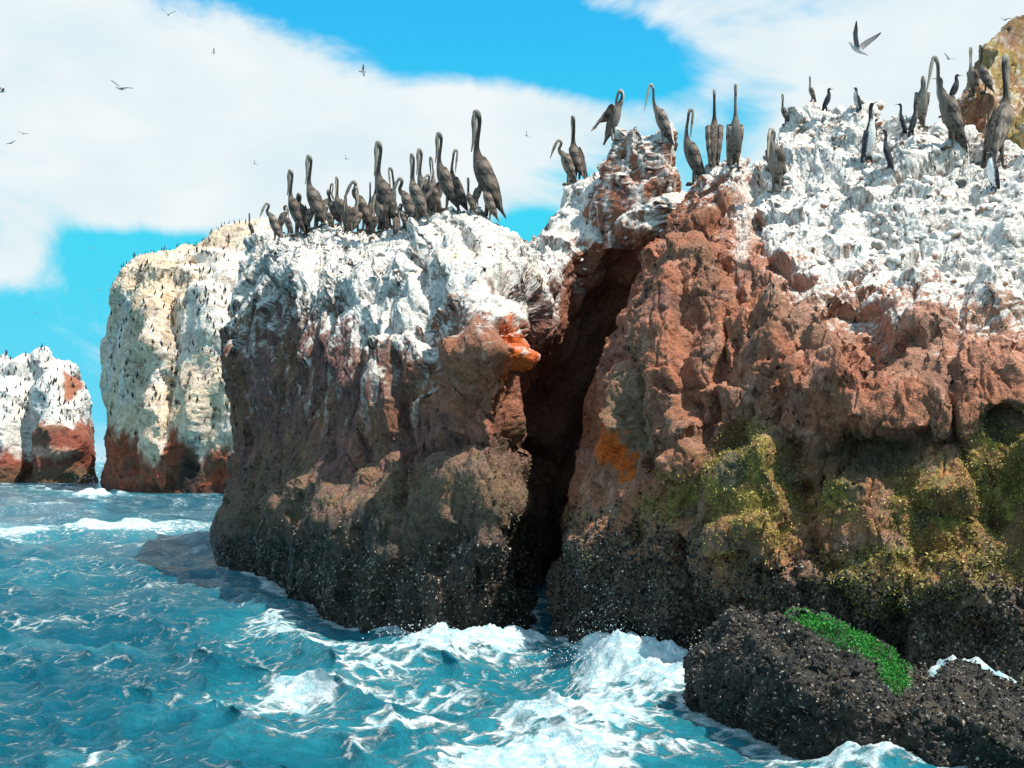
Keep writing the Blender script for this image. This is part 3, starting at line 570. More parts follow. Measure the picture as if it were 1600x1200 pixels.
VV = broken(G, s, 0.26, 0.14, 0.055, 0.018, (1.3, 1.3, 0.55), 5.0, seed=3.0, extra=ft, lump=lambda Q: lumps(Q.reshape(-1, 3), 0.5, 0.5, 2).reshape(Q.shape[:2]) * sstep(660, 560, proj(Q)[1]))
def islet_colour(P, Nv, px, py):
    n1 = fbm(P * 0.16 + 5, 4); n2 = fbm(P * 0.6 + 40, 4, 0.65); n3 = fbm(P * (1.6, 1.6, .8) + 80, 3, 0.6); st = fbm(P * (.7, .7, .09) + 11, 4, .6)
    up = np.clip(Nv[:, 2], -.5, 1)
    c = mixc(np.tile(CREAM, (len(P), 1)), np.array((.86, .76, .68)), sstep(0.0, 0.9, n1 + .6 * n2 + .3 * up + sstep(290, 350, px) * .5))
    c = mixc(c, OCHRE * 1.1, sstep(0.15, 0.7, st + .2 * n2) * sstep(1.2, .5, ell(px, py, 262, 560, 50, 190)) * .55)
    c = mixc(c, (.50, .38, .31), sstep(.2, .75, n2 + .3 * n3) * .6)
    c = mixc(c, (0.22, 0.15, 0.11), sstep(.45, .75, n3 + .25 * n2) * .65)
    ln = np.interp(px, [165, 200, 232, 262, 270, 300, 345, 370], [650, 668, 705, 700, 655, 690, 700, 690])
    rd = sstep(-10, 22, py - ln + 16 * n2 + 22 * st)
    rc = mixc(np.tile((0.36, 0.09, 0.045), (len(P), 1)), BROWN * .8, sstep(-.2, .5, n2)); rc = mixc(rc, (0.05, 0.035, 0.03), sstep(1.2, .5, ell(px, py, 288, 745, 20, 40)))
    c = c * (1 - rd[:, None]) + rc * rd[:, None]
    c = mixc(c, (0.05, 0.04, 0.03), sstep(750, 764, py + 6 * n2) * .6)
    return c, np.zeros(len(P))
islet, isV, isN = build_rock('tall_islet', G, VV, s, islet_colour, M_FAR, 'tall cream and white guano islet with red foot behind the shaded cliff', 'islet')

le_cols = [
    [(-90, None, 190), (-90, 740, 190), (-90, 715, 190), (-90, 680, 191), (-90, 640, 193), (-88, 600, 197), (-85, 575, 203)],
    [(-40, None, 184), (-40, 740, 184), (-40, 715, 184.3), (-40, 680, 185), (-38, 640, 187), (-35, 600, 191), (-30, 568, 198)],
    [(5, None, 181), (5, 740, 181), (5, 715, 181.2), (6, 680, 182), (8, 640, 184), (12, 600, 188), (18, 560, 196)],
    [(40, None, 182), (40, 740, 182), (40, 715, 182), (40, 680, 183), (42, 640, 185), (46, 595, 189), (50, 550, 197)],
    [(62, None, 176), (62, 740, 176), (62, 715, 176), (62, 680, 177), (64, 640, 180), (66, 590, 186), (66, 537, 197)],
    [(100, None, 174), (100, 740, 174), (100, 715, 174), (100, 680, 174.6), (98, 640, 177), (94, 600, 184), (88, 555, 197)],
    [(136, None, 176), (138, 740, 176), (135, 715, 176), (132, 680, 176.5), (126, 645, 179), (118, 610, 186), (108, 568, 198)],
    [(146, None, 186), (145, 742, 186), (140, 715, 186), (136, 680, 187), (130, 645, 190), (122, 612, 196), (116, 576, 203)],
    [(120, None, 215), (120, 745, 215), (118, 715, 215), (116, 680, 215), (112, 645, 215), (108, 620, 215), (104, 600, 215)],
]
G, Nn, fr, tv, s = rock_grid(le_cols, 260, 220, [(4, -0.5), (12, -4), (22, -12)], drop=-3)
ft = features(G, fr, bumps=[(100, 690, 40, 40, 0, 1.5, 2)], cracks=[([(36, 600), (34, 740)], 5, 4.0), ([(48, 650), (46, 745)], 4, 4.0)])
VV = broken(G, s, 0.2, 0.12, 0.05, 0.015, (1.2, 1.2, 0.7), 6.0, seed=5.0, extra=ft)
def left_colour(P, Nv, px, py):
    n1 = fbm(P * 0.16 + 5, 4); n2 = fbm(P * 0.5 + 40, 4, 0.65); n3 = fbm(P * 1.4 + 80, 3, .6); up = np.clip(Nv[:, 2], -.5, 1)
    c = mixc(np.tile(GUANO, (len(P), 1)), GREY * 1.1, sstep(.2, .8, n2 - .3 * up) * .5)
    ln = np.interp(px, [0, 45, 50, 110, 140], [700, 705, 660, 658, 655])
    rd = sstep(-6, 14, py - ln + 12 * n2)
    rc = mixc(np.tile((0.30, 0.085, 0.055), (len(P), 1)), BROWN, sstep(-.1, .5, n1)); rc = mixc(rc, PINK * 1.3, sstep(1.1, .6, ell(px, py, 85, 708, 34, 12, .1) + .3 * n2) * .9)
    rc = mixc(rc, (0.16, 0.11, 0.06), sstep(722, 738, py) * .7)
    c = c * (1 - rd[:, None]) + rc * rd[:, None]
    c = mixc(c, RED, sstep(1.1, .7, ell(px, py, 108, 598, 14, 24, -.2) + .2 * n2))
    c = mixc(c, (.12, .1, .09), sstep(.5, .8, n3 + .2 * n2) * .5)
    return c, np.zeros(len(P))
isletL, ilV, ilN = build_rock('low_islet', G, VV, s, left_colour, M_FAR, 'low white islet with red foot at the far left edge', 'islet')

# ------------------------------------------------------------------ where rays from the boat meet the rock (used to stand things on it)
def bvh_of(V, step=1):
    nu, nv = V.shape[:2]; Vs = V[::step, ::step]; F = grid_faces(Vs.shape[0], Vs.shape[1])
    return BVHTree.FromPolygons(Vs.reshape(-1, 3).tolist(), F.tolist())
BVH = {'mid': bvh_of(midV, 3), 'right': bvh_of(rightV, 3), 'pin': bvh_of(pinV, 2), 'ochre': bvh_of(ocV, 2), 'islet': bvh_of(isV, 2), 'low': bvh_of(ilV, 2), 'boulder': bvh_of(bouV, 2)}
EYE = Vector((0, 0, CAMZ))
def look(px, py, names):
    dr = Vector(((px - 800) / FPX, 1, (HOR - py) / FPX)).normalized(); best = None
    for n in names:
        h = BVH[n].ray_cast(EYE, dr)
        if h[0] is not None and (best is None or h[3] < best[2]): best = (h[0], h[1], h[3])
    return best
def stand(px, py, names):
    """a point of rock seen at that pixel, or just below it on the skyline"""
    for k in range(0, 120, 2):
        h = look(px, py + k, names)
        if h is not None: return h[0], h[1], py + k
    return None

# ------------------------------------------------------------------ sea
def build_sea():
    az = np.concatenate([np.radians(np.linspace(-180, -30, 60)), np.radians(np.linspace(-27, 27, 580)), np.radians(np.linspace(30, 180, 60))])
    pys = np.concatenate([np.linspace(1262, 860, 350), np.linspace(859, 732, 90)])
    rad = np.concatenate([np.linspace(1.0, 10.4, 14), CAMZ * FPX / (pys - HOR), np.geomspace(620, 30000, 22)])
    A, Rr = np.meshgrid(az, rad, indexing='ij')
    X = Rr * np.sin(A); Y = Rr * np.cos(A)
    sp = np.gradient(rad); sp = np.broadcast_to(sp, X.shape)
    XY = np.stack([X.ravel(), Y.ravel(), np.zeros(X.size)], 1)
    h = np.zeros(X.shape); dx = np.zeros(X.shape); dy = np.zeros(X.shape)
    r = np.random.default_rng(5)
    for lam in np.geomspace(0.32, 17, 64):
        th = math.radians(-118) + r.normal() * 0.62; k = 2 * math.pi / lam
        a = 0.0185 * lam ** 0.66 * r.uniform(0.5, 1.3); a = min(a, 0.045); ph = r.uniform(0, 6.28)
        fade = np.clip(lam / (2.6 * sp) - 0.6, 0, 1)
        arg = k * (X * math.cos(th) + Y * math.sin(th)) + ph + 0.8 * math.sin(lam * 7)
        h += a * fade * np.cos(arg); q = 0.85 * a * fade * np.sin(arg); dx -= q * math.cos(th); dy -= q * math.sin(th)
    px = 800 + FPX * X / np.maximum(Y, 0.5); py = HOR + FPX * CAMZ / np.maximum(Y, 0.5); ok = (Y > 1).astype(float)
    n1 = fbm(XY * 0.55, 3).reshape(X.shape); n2 = fbm(XY * 1.7 + 9, 4, .6).reshape(X.shape); n3 = fbm(XY * 5.0 + 3, 3, .6).reshape(X.shape)
    # breaking water: places on the surface where swell piles up, (photo px, py, half length, half depth, tilt, rise in metres, foam)
    surf = [(1035, 1062, 85, 34, 0.12, 0.45, 1.55), (955, 1046, 70, 34, -0.1, 0.44, 1.4), (900, 1120, 160, 56, -0.15, 0.15, 1.2), (1000, 1090, 110, 30, -0.1, 0.12, 0.8),
            (680, 1014, 140, 22, -0.04, 0.34, 1.5), (790, 1012, 80, 18, 0.0, 0.2, 1.5), (610, 1040, 110, 18, -0.1, 0.10, 0.75), (540, 1078, 170, 17, -0.12, 0.12, 1.1), (700, 1062, 120, 22, -0.08, .05, 0.6),
            (430, 972, 80, 22, 0, 0.05, 0.75), (520, 1000, 90, 16, 0.0, 0.06, 0.85), (850, 1185, 190, 28, -0.08, 0.1, 1.2), (1060, 1165, 130, 20, -0.2, 0.1, 0.7),
            (1380, 1192, 90, 24, -0.1, 0.22, 1.1), (1290, 1196, 90, 20, 0, .08, 0.8), (1560, 1192, 60, 22, 0, 0.2, 1.0), (1180, 1128, 60, 12, .25, 0.05, 0.8), (1110, 1106, 30, 14, .3, .1, .9),
            (1505, 1113, 110, 13, 0.05, 0.47, 1.5), (1220, 1050, 50, 12, 0, .4, 1.0),
            (150, 830, 230, 7, 0.0, 0.30, 1.0), (60, 836, 190, 6, 0.0, 0.2, 0.95), (150, 772, 60, 3, 0, 0.4, 1.2), (150, 1203, 60, 9, 0, 0.05, 0.7), (90, 765, 60, 2.5, 0, .3, .8),
            (640, 1150, 130, 16, -.1, .05, .75), (460, 1160, 110, 12, -.1, .05, .6), (310, 1130, 90, 10, -0.1, .05, .6), (120, 1000, 90, 8, .1, .06, .45), (60, 900, 70, 12, 0, .05, .45), (560, 1010, 40, 9, 0, .1, .8), (380, 1120, 50, 8, -.5, .08, .7)]
    foam = np.zeros(X.shape); aer = np.zeros(X.shape); rise = np.zeros(X.shape)
    for (x, y, rx, ry, rot, up, fo) in surf:
        e = ell(px + 16 * n1, py + 6 * n1, x, y, rx, ry, rot)
        g = np.exp(-(e * 1.15) ** 2 * 1.2) * ok
        rise += up * g; foam = np.maximum(foam, 0.82 * fo * np.clip(1.25 - e * 0.9, 0, 1) * ok); aer = np.maximum(aer, np.exp(-(e * 0.62) ** 2) * min(1, fo) * ok)
    # water worked up along the rock
    edge = np.full(X.shape, 9.0)
    for cols in (mid_cols[1:11], right_cols[2:], b_cols[1:]):
        pts = np.array([((c[0][0] - 800) / FPX * c[0][2], c[0][2]) for c in cols])
        for a, b in zip(pts[:-1], pts[1:]):
            ab = b - a; t = np.clip(((X - a[0]) * ab[0] + (Y - a[1]) * ab[1]) / (ab @ ab), 0, 1)
            edge = np.minimum(edge, np.hypot(X - a[0] - t * ab[0], Y - a[1] - t * ab[1]))
    foam = np.maximum(foam, 0.8 * np.exp(-((edge - .1) / (0.32 + 0.25 * n1)) ** 2)); aer = np.maximum(aer, 0.5 * np.exp(-(edge / 1.6) ** 2))
    damp = 1 - 0.55 * np.exp(-(edge / 1.2) ** 2)
    z = h * damp + rise * (1 + 0.25 * n1 + 0.12 * n2)
    fr_ = np.clip(foam, 0, 1) * np.clip(1.4 - sp * 2, 0, 1)
    z += fr_ * (0.07 * n2 + 0.05 * n3) * np.clip(rise * 4 + .2, 0, 1.0) + 0.012 * n3 * np.clip(1 - sp * 3, 0, 1)
    crest = sstep(0.22, 0.48, h + 0.09 * n2) * 0.55; foam = np.maximum(foam, crest * ok)
    far = sstep(60, 160, Rr); foam = np.maximum(foam, far * sstep(0.5, 0.9, n2 + n1) * 0.5)
    foam = np.maximum(foam, 0.26 + 0.20 * n1 + .12 * n2)
    aer = np.maximum(aer, 0.35 * crest + 0.04 + 0.12 * n1)
    Xd, Yd = X + dx * damp, Y + dy * damp
    V = np.stack([Xd, Yd, z], -1)
    F = grid_faces(*X.shape)[:, ::-1]
    me = new_mesh('sea', V.reshape(-1, 3), F, {'foam': foam.ravel(), 'aer': np.clip(aer, 0, 1).ravel()}, True)
    n = np.zeros(3 * len(me.polygons), np.float32); me.polygons.foreach_get('normal', n)
    if n[2::3].mean() < 0: me.flip_normals()
    m, t, b = principled('sea_water')
    geo = N(t, 'ShaderNodeNewGeometry'); fo = attr_node(t, 'foam'); ae = attr_node(t, 'aer')
    mp = N(t, 'ShaderNodeMapping'); mp.inputs['Rotation'].default_value = (0, 0, 0.25); mp.inputs['Scale'].default_value = (0.75, 1.25, 1); L(t, geo.outputs['Position'], mp.inputs[0])
    na = N(t, 'ShaderNodeTexNoise', noise_type='RIDGED_MULTIFRACTAL') if hasattr(bpy.types.ShaderNodeTexNoise, 'noise_type') else N(t, 'ShaderNodeTexNoise')
    na.inputs['Scale'].default_value = 1.9; na.inputs['Detail'].default_value = 6; na.inputs['Roughness'].default_value = 0.62; na.inputs['Distortion'].default_value = 0.6
    L(t, mp.outputs[0], na.inputs['Vector'])
    nb = N(t, 'ShaderNodeTexNoise'); nb.inputs['Scale'].default_value = 5.5; nb.inputs['Detail'].default_value = 7; nb.inputs['Roughness'].default_value = 0.75; nb.inputs['Distortion'].default_value = 0.8
    L(t, mp.outputs[0], nb.inputs['Vector'])
    vo = N(t, 'ShaderNodeTexVoronoi', feature='DISTANCE_TO_EDGE'); vo.inputs['Scale'].default_value = 3.4
    wv = N(t, 'ShaderNodeVectorMath', operation='MULTIPLY_ADD'); L(t, nb.outputs['Color'], wv.inputs[0]); wv.inputs[1].default_value = (0.35, 0.35, 0.1); L(t, mp.outputs[0], wv.inputs[2]); L(t, wv.outputs[0], vo.inputs['Vector'])
    ve = N(t, 'ShaderNodeMapRange'); ve.inputs['From Max'].default_value = 0.22; ve.inputs['To Min'].default_value = 0.32; ve.inputs['To Max'].default_value = 0; L(t, vo.outputs['Distance'], ve.inputs['Value'])
    pat = math_node(t, 'MULTIPLY_ADD', nb.outputs['Fac'], 0.9, ve.outputs[0])
    rg = math_node(t, 'MULTIPLY', na.outputs['Fac'], 0.22); pat = math_node(t, 'ADD', pat, rg)
    sm = math_node(t, 'ADD', pat, fo.outputs['Fac'])
    mk = N(t, 'ShaderNodeMapRange', interpolation_type='SMOOTHSTEP'); mk.inputs['From Min'].default_value = 1.06; mk.inputs['From Max'].default_value = 1.36; L(t, sm, mk.inputs['Value'])
    cw = N(t, 'ShaderNodeMix', data_type='RGBA'); cw.inputs[6].default_value = (0.0005, 0.102, 0.158, 1); cw.inputs[7].default_value = (0.03, 0.29, 0.36, 1); L(t, ae.outputs['Fac'], cw.inputs[0])
    cf = N(t, 'ShaderNodeMix', data_type='RGBA'); L(t, mk.outputs[0], cf.inputs[0]); L(t, cw.outputs[2], cf.inputs[6]); fc = N(t, 'ShaderNodeMix', data_type='RGBA'); fc.inputs[6].default_value = (0.42, 0.66, 0.72, 1); fc.inputs[7].default_value = (0.83, 0.86, 0.86, 1)
    fr2 = N(t, 'ShaderNodeMapRange', interpolation_type='SMOOTHSTEP'); fr2.inputs['From Min'].default_value = 0.42; fr2.inputs['From Max'].default_value = 0.60; L(t, nb.outputs['Fac'], fr2.inputs['Value'])
    L(t, fr2.outputs[0], fc.inputs[0]); L(t, fc.outputs[2], cf.inputs[7])
    L(t, cf.outputs[2], b.inputs['Base Color']); b.inputs['IOR'].default_value = 1.33; b.inputs['Specular IOR Level'].default_value = 0.24
    ro = math_node(t, 'MULTIPLY_ADD', mk.outputs[0], 0.6, 0.09); L(t, ro, b.inputs['Roughness'])
    nc = N(t, 'ShaderNodeTexNoise'); nc.inputs['Scale'].default_value = 3.2; nc.inputs['Detail'].default_value = 6; nc.inputs['Roughness'].default_value = 0.6; L(t, geo.outputs['Position'], nc.inputs['Vector'])
    hh = math_node(t, 'MULTIPLY_ADD', mk.outputs[0], 0.35, nc.outputs['Fac'])
    hh = math_node(t, 'MULTIPLY_ADD', nb.outputs['Fac'], 0.6, hh)
    bp = N(t, 'ShaderNodeBump'); bp.inputs['Strength'].default_value = 0.9; bp.inputs['Distance'].default_value = 0.16; L(t, hh, bp.inputs['Height']); L(t, bp.outputs[0], b.inputs['Normal'])
    me.materials.append(m)
    link('sea', me, kind='structure', label='choppy turquoise sea with white foam round the rocks')
build_sea()

# ------------------------------------------------------------------ small cover on the rock: mussels, barnacles, weed
def scatter(V, Nv, weight, n, seed):
    r = np.random.default_rng(seed); nu, nv = V.shape[:2]
    a = np.linalg.norm(np.cross(np.gradient(V, axis=0), np.gradient(V, axis=1)), axis=-1)
    p = (weight.reshape(nu, nv) * a).ravel(); c = np.cumsum(p); k = np.searchsorted(c, r.random(n) * c[-1])
    k = np.clip(k, 0, nu * nv - 1)
    jit = r.normal(size=(n, 3)) * 0.012
    return V.reshape(-1, 3)[k] + jit, Nv.reshape(-1, 3)[k], r
def frames(nrm, r, tilt):
    n = nrm + r.normal(size=nrm.shape) * tilt; n /= np.linalg.norm(n, axis=1)[:, None]
    t = np.cross(n, r.normal(size=nrm.shape)); t /= np.linalg.norm(t, axis=1)[:, None]
    return t, np.cross(n, t), n
def cover(name, base, faces, P, T, B, Nn, size, cols, mat, parent):
    base = np.array(base, float); k = len(base); n = len(P)
    V = P[:, None] + size[:, None, None] * (base[None, :, 0:1] * T[:, None] + base[None, :, 1:2] * B[:, None] + base[None, :, 2:3] * Nn[:, None])
    F = (np.arange(n)[:, None, None] * k + np.array(faces)[None]).reshape(-1, 3)
    me = new_mesh(name, V.reshape(-1, 3), F, {'Col': np.repeat(cols, k, 0)}, False, (mat,))
    return link(name, me, parent, kind='stuff')
SHELL = ([(-1, 0, 0), (0.1, .45, -.05), (1, 0, 0.1), (.1, -.45, -.05), (0.0, 0, .5)], [(0, 1, 4), (1, 2, 4), (2, 3, 4), (3, 0, 4)][::1])
CONE = ([(-1, -.9, 0), (1, -.8, 0), (.9, 1, 0), (-.9, .9, 0), (0, 0, 1)], [(0, 1, 4), (1, 2, 4), (2, 3, 4), (3, 0, 4)])
BLADE = ([(-.22, 0, 0), (.22, 0, 0), (.3, .15, .6), (.05, .35, 1)], [(0, 1, 2), (0, 2, 3)])
def mussels(parent, V, Nv, wgt, n, nb, size, seed):
    P, nn, r = scatter(V, Nv, wgt, n, seed); T, B, Z = frames(nn, r, .55)
    pick = r.random(n)[:, None]
    cols = np.where(pick < .62, np.array((0.018, 0.017, 0.018)), np.where(pick < .90, np.array((0.060, 0.043, 0.030)), np.array((0.15, 0.115, 0.085)))) * r.uniform(.6, 1.5, (n, 1))
    cover('mussel_bed', *SHELL, P, T, B, Z, size * r.uniform(.6, 1.4, n), cols, M_SHELL, parent)
    P, nn, r = scatter(V, Nv, wgt, nb, seed + 1); T, B, Z = frames(nn, r, .3)
    cols = np.array((0.34, 0.30, 0.25)) * r.uniform(.25, 1.3, (nb, 1))
    cover('barnacles', *CONE, P, T, B, Z, size * .45 * r.uniform(.5, 1.3, nb), cols, M_SHELL, parent)
def wmask(V, f):
    px, py = proj(V); front = (np.sum((np.array((0, 0, CAMZ)) - V) , axis=-1))
    return f(px, py, V[..., 2])
px_, py_ = proj(bouV)
mussels(boulder, bouV, bouN, np.where((bouV[..., 2] > -0.1) & (ALG(px_, py_) > .8), 1.0, 0.03), 17000, 1300, 0.030, 1)
px_, py_ = proj(rightV)
ml = np.interp(px_, [860, 960, 1060, 1150, 1300, 1450, 1600], [860, 850, 870, 905, 915, 925, 925]) + 40 * fbm(rightV.reshape(-1, 3) * 1.1 + 3, 3).reshape(px_.shape)
inview = (px_ < 1640) & (px_ > 840) & (rightV[..., 1] < 24)
mussels(right, rightV, rightN, np.where(inview & (rightV[..., 2] > -.1), sstep(-70, 40, py_ - ml) + .004, 0), 22000, 7500, 0.036, 3)
olw = sstep(-30, 60, py_ - np.interp(px_, [860, 1060, 1170, 1290, 1450, 1600], [800, 735, 650, 735, 690, 640])) * sstep(90, -60, py_ - ml) * sstep(-.7, .5, fbm(rightV.reshape(-1, 3) * 1.3 + 70, 3).reshape(px_.shape)) * (.12 + sstep(1.2, .7, weed_patches(px_, py_))) * inview
def weed(name, parent, V, Nv, wgt, n, size, c1, c2, seed):
    P, nn, r = scatter(V, Nv, wgt, n, seed); T, B, Z = frames(nn + np.array((0, 0, -.25)), r, .55)
    k = r.random((n, 1)); cols = (np.array(c1) * k + np.array(c2) * (1 - k)) * r.uniform(.6, 1.4, (n, 1))
    cover(name, *BLADE, P, T, B, Z, size * r.uniform(.5, 1.5, n), cols, M_ALGAE, parent)
weed('olive_weed', right, rightV, rightN, olw, 34000, 0.028, (0.40, 0.31, 0.07), (0.14, 0.105, 0.04), 5)
px_, py_ = proj(bouV)
weed('green_weed', boulder, bouV, bouN, sstep(1.12, .75, ALG(px_, py_)) * (bouV[..., 1] < 15), 22000, 0.021, (0.035, 0.40, 0.03), (0.02, 0.24, 0.02), 6)
px_, py_ = proj(midV)
nz = fbm(midV.reshape(-1, 3) * .9 + 3, 3).reshape(px_.shape)
mussels(mid, midV, midN, ((px_ < 845) & (midV[..., 2] > -.1) & (midV[..., 1] < 36)) * (sstep(825, 880, py_ + 34 * nz) + .003), 14000, 4500, 0.045, 7)
weed('olive_weed', mid, midV, midN, ((px_ < 830) & (midV[..., 1] < 34)) * sstep(700, 770, py_ + 30 * nz + 30 * sstep(640, 740, px_)) * sstep(880, 820, py_), 14000, 0.036, (0.17, 0.15, 0.08), (0.06, 0.055, 0.035), 8)

# ------------------------------------------------------------------ loose guano stones, parts of the cliffs
def icosphere(sub=2):
    import bmesh
    bm = bmesh.new(); bmesh.ops.create_icosphere(bm, subdivisions=sub, radius=1)
    V = np.array([v.co[:] for v in bm.verts]); F = np.array([[v.index for v in f.verts] for f in bm.faces]); bm.free(); return V, F
ICO = icosphere(2)
stones = []
for k in range(8):
    V, F = ICO; n = perlin(V * 0.9 + 13 * k); f, _ = facets(V * 1.3 + 7 * k, 1.2, .2, .15)
    W = V * (1 + 0.45 * n + .42 * f)[:, None] * np.array((1, .9, .8))
    up = sstep(-.5, .25, W[:, 2] + .3 * perlin(V * 2 + 3 * k)); c = mixc(np.tile(BROWN * 1.2 if k % 3 == 0 else GREY * .8, (len(V), 1)), GUANO, up)
    stones.append(new_mesh('stone', W, F, {'Col': c}, True, (M_STONE,)))
def lay_stones(parent, V, Nv, wgt, n, smin, smax, seed):
    P, nn, r = scatter(V, Nv, wgt, n, seed)
    for i in range(n):
        o = link('stone', stones[r.integers(8)], parent)
        sz = smin * (smax / smin) ** (r.random() ** 1.6); o.location = Vector(P[i] + nn[i] * sz * .1); o.scale = (sz * r.uniform(.8, 1.3), sz * r.uniform(.8, 1.2), sz * r.uniform(.8, 1.3)); o.rotation_euler = (r.uniform(-.6, .6), r.uniform(-.6, .6), r.uniform(0, 6.28))
px_, py_ = proj(rightV)
gl = np.interp(px_, [1000, 1120, 1175, 1200, 1250, 1330, 1400, 1500, 1600], [200, 250, 300, 370, 420, 440, 455, 465, 480])
lay_stones(right, rightV, rightN,  ((px_ > 1120) & (px_ < 1620) & (rightV[..., 1] < 25) & (rightN[..., 1] < .3)) * sstep(15, -30, py_ - gl), 280, .035, .12, 31)
px_, py_ = proj(midV)
lay_stones(mid, midV, midN, ((px_ > 400) & (px_ < 1060) & (midV[..., 1] < 34) & (midN[..., 1] < .3)) * sstep(450, 400, py_) , 160, .035, .11, 32)

# ------------------------------------------------------------------ spray thrown up where the swell breaks
def spray():
    O = np.array([(1, 0, 0), (-1, 0, 0), (0, 1, 0), (0, -1, 0), (0, 0, 1), (0, 0, -1)]); OF = [(0, 2, 4), (2, 1, 4), (1, 3, 4), (3, 0, 4), (2, 0, 5), (1, 2, 5), (3, 1, 5), (0, 3, 5)]
    r = np.random.default_rng(77); P = []; S = []
    for (px, py, D, spx, spz, n, up) in [(948, 1010, 18.6, .34, .20, 420, .75), (1010, 1015, 17.9, .5, .12, 300, .45), (1092, 1055, 16.2, .12, .2, 160, .5), (660, 1005, 21.0, .5, .1, 120, .16), (820, 1005, 20.7, .5, .08, 80, .14), (1400, 1190, 12.3, .28, .08, 160, .3), (880, 1060, 17, .5, .08, 150, .3), (1560, 1196, 12.1, .2, .06, 80, .25), (150, 765, 150, 2, .6, 90, 2.5)]:
        c = at(px, HOR + CAMZ * FPX / D, D); k = D / 20
        q = r.normal(size=(n, 3)) * np.array((spx, spx * .5, spz)) + c; q[:, 2] = np.abs(r.normal(size=n)) * up * (1 - np.clip(np.abs(q[:, 0] - c[0]) / (2.2 * spx), 0, .9)) + .05
        P.append(q); S.append(0.0065 * k * r.uniform(.4, 1.8, n) ** 1.3)
    P = np.concatenate(P); S = np.concatenate(S); n = len(P)
    V = (P[:, None] + O[None] * S[:, None, None]).reshape(-1, 3); F = (np.arange(n)[:, None, None] * 6 + np.array(OF)[None]).reshape(-1, 3)
    m, t, b = principled('spray'); b.inputs['Base Color'].default_value = (.82, .86, .87, 1); b.inputs['Roughness'].default_value = .4
    link('spray', new_mesh('spray', V, F, None, True, (m,)), kind='stuff', label='white spray drops over the breaking swell')
spray()

# ------------------------------------------------------------------ birds
def cr_path(P, n):
    P = np.array(P, float); d = np.linalg.norm(np.diff(P[:, :2], axis=0), axis=1) + 1e-4; c = np.concatenate([[0], np.cumsum(d)])
    return cr_eval(P, np.interp(np.linspace(0, c[-1], n), c, np.arange(len(P))))
def loft(path, seg=12, n=40, y0=0.0):
    """path rows: x, z, half width, half depth; a closed tube in the bird's middle plane"""
    Q = cr_path(path, n); Q[:, 2:] = np.maximum(Q[:, 2:], .003)
    t = np.gradient(Q[:, :2], axis=0); t /= np.linalg.norm(t, axis=1)[:, None] + 1e-9
    a = np.linspace(0, 2 * math.pi, seg, endpoint=False)
    V = np.zeros((n, seg, 3)); V[..., 0] = Q[:, 0:1] - t[:, 1:2] * Q[:, 3:4] * np.sin(a); V[..., 2] = Q[:, 1:2] + t[:, 0:1] * Q[:, 3:4] * np.sin(a); V[..., 1] = y0 + Q[:, 2:3] * np.cos(a)
    F = [(i * seg + j, i * seg + (j + 1) % seg, (i + 1) * seg + (j + 1) % seg, (i + 1) * seg + j) for i in range(n - 1) for j in range(seg)]
    k = n * seg; VV = np.concatenate([V.reshape(-1, 3), V[:1].mean(1), V[-1:].mean(1)])
    F += [(k, (j + 1) % seg, j, j) for j in range(seg)] + [(k + 1, k - seg + j, k - seg + (j + 1) % seg, k - seg + (j + 1) % seg) for j in range(seg)]
    return VV, F
def limb(a, b, ra, rb, seg=8):
    a, b = np.array(a, float), np.array(b, float); t = b - a; t /= np.linalg.norm(t); u = np.cross(t, (0.3, 1, 0.1)); u /= np.linalg.norm(u); v = np.cross(t, u)
    an = np.linspace(0, 2 * math.pi, seg, endpoint=False); ring = np.cos(an)[:, None] * u + np.sin(an)[:, None] * v
    V = np.concatenate([a + ring * ra, b + ring * rb, [a - t * ra * .5], [b + t * rb * .5]])
    F = [(j, (j + 1) % seg, seg + (j + 1) % seg, seg + j) for j in range(seg)] + [(2 * seg, (j + 1) % seg, j, j) for j in range(seg)] + [(2 * seg + 1, seg + j, seg + (j + 1) % seg, seg + (j + 1) % seg) for j in range(seg)]
    return V, F
def foot(x, y):
    P = [(x - .02, y), (x + .085, y - .035), (x + .095, y), (x + .085, y + .035)]
    V = np.array([(p[0], p[1], .122) for p in P] + [(p[0], p[1], .145) for p in P])
    return V, [(3, 2, 1, 0), (4, 5, 6, 7), (0, 1, 5, 4), (1, 2, 6, 5), (2, 3, 7, 6), (3, 0, 4, 7)]
def fuse(pieces, voxel):
    """one continuous skin round overlapping pieces"""
    V = []; F = []; k = 0
    for v, f in pieces:
        V += [tuple(q) for q in v]; F += [tuple(dict.fromkeys(i + k for i in q)) for q in f]; k += len(v)
    me = bpy.data.meshes.new('tmp'); me.from_pydata(V, [], F); o = bpy.data.objects.new('tmp', me); COL.objects.link(o)
    m = o.modifiers.new('r', 'REMESH'); m.mode = 'VOXEL'; m.voxel_size = voxel; m.use_smooth_shade = True
    sm = o.modifiers.new('s', 'SMOOTH'); sm.iterations = 2; sm.factor = .4
    e = o.evaluated_get(bpy.context.evaluated_depsgraph_get()); r = bpy.data.meshes.new_from_object(e)
    bpy.data.objects.remove(o); bpy.data.meshes.remove(me)
    return r
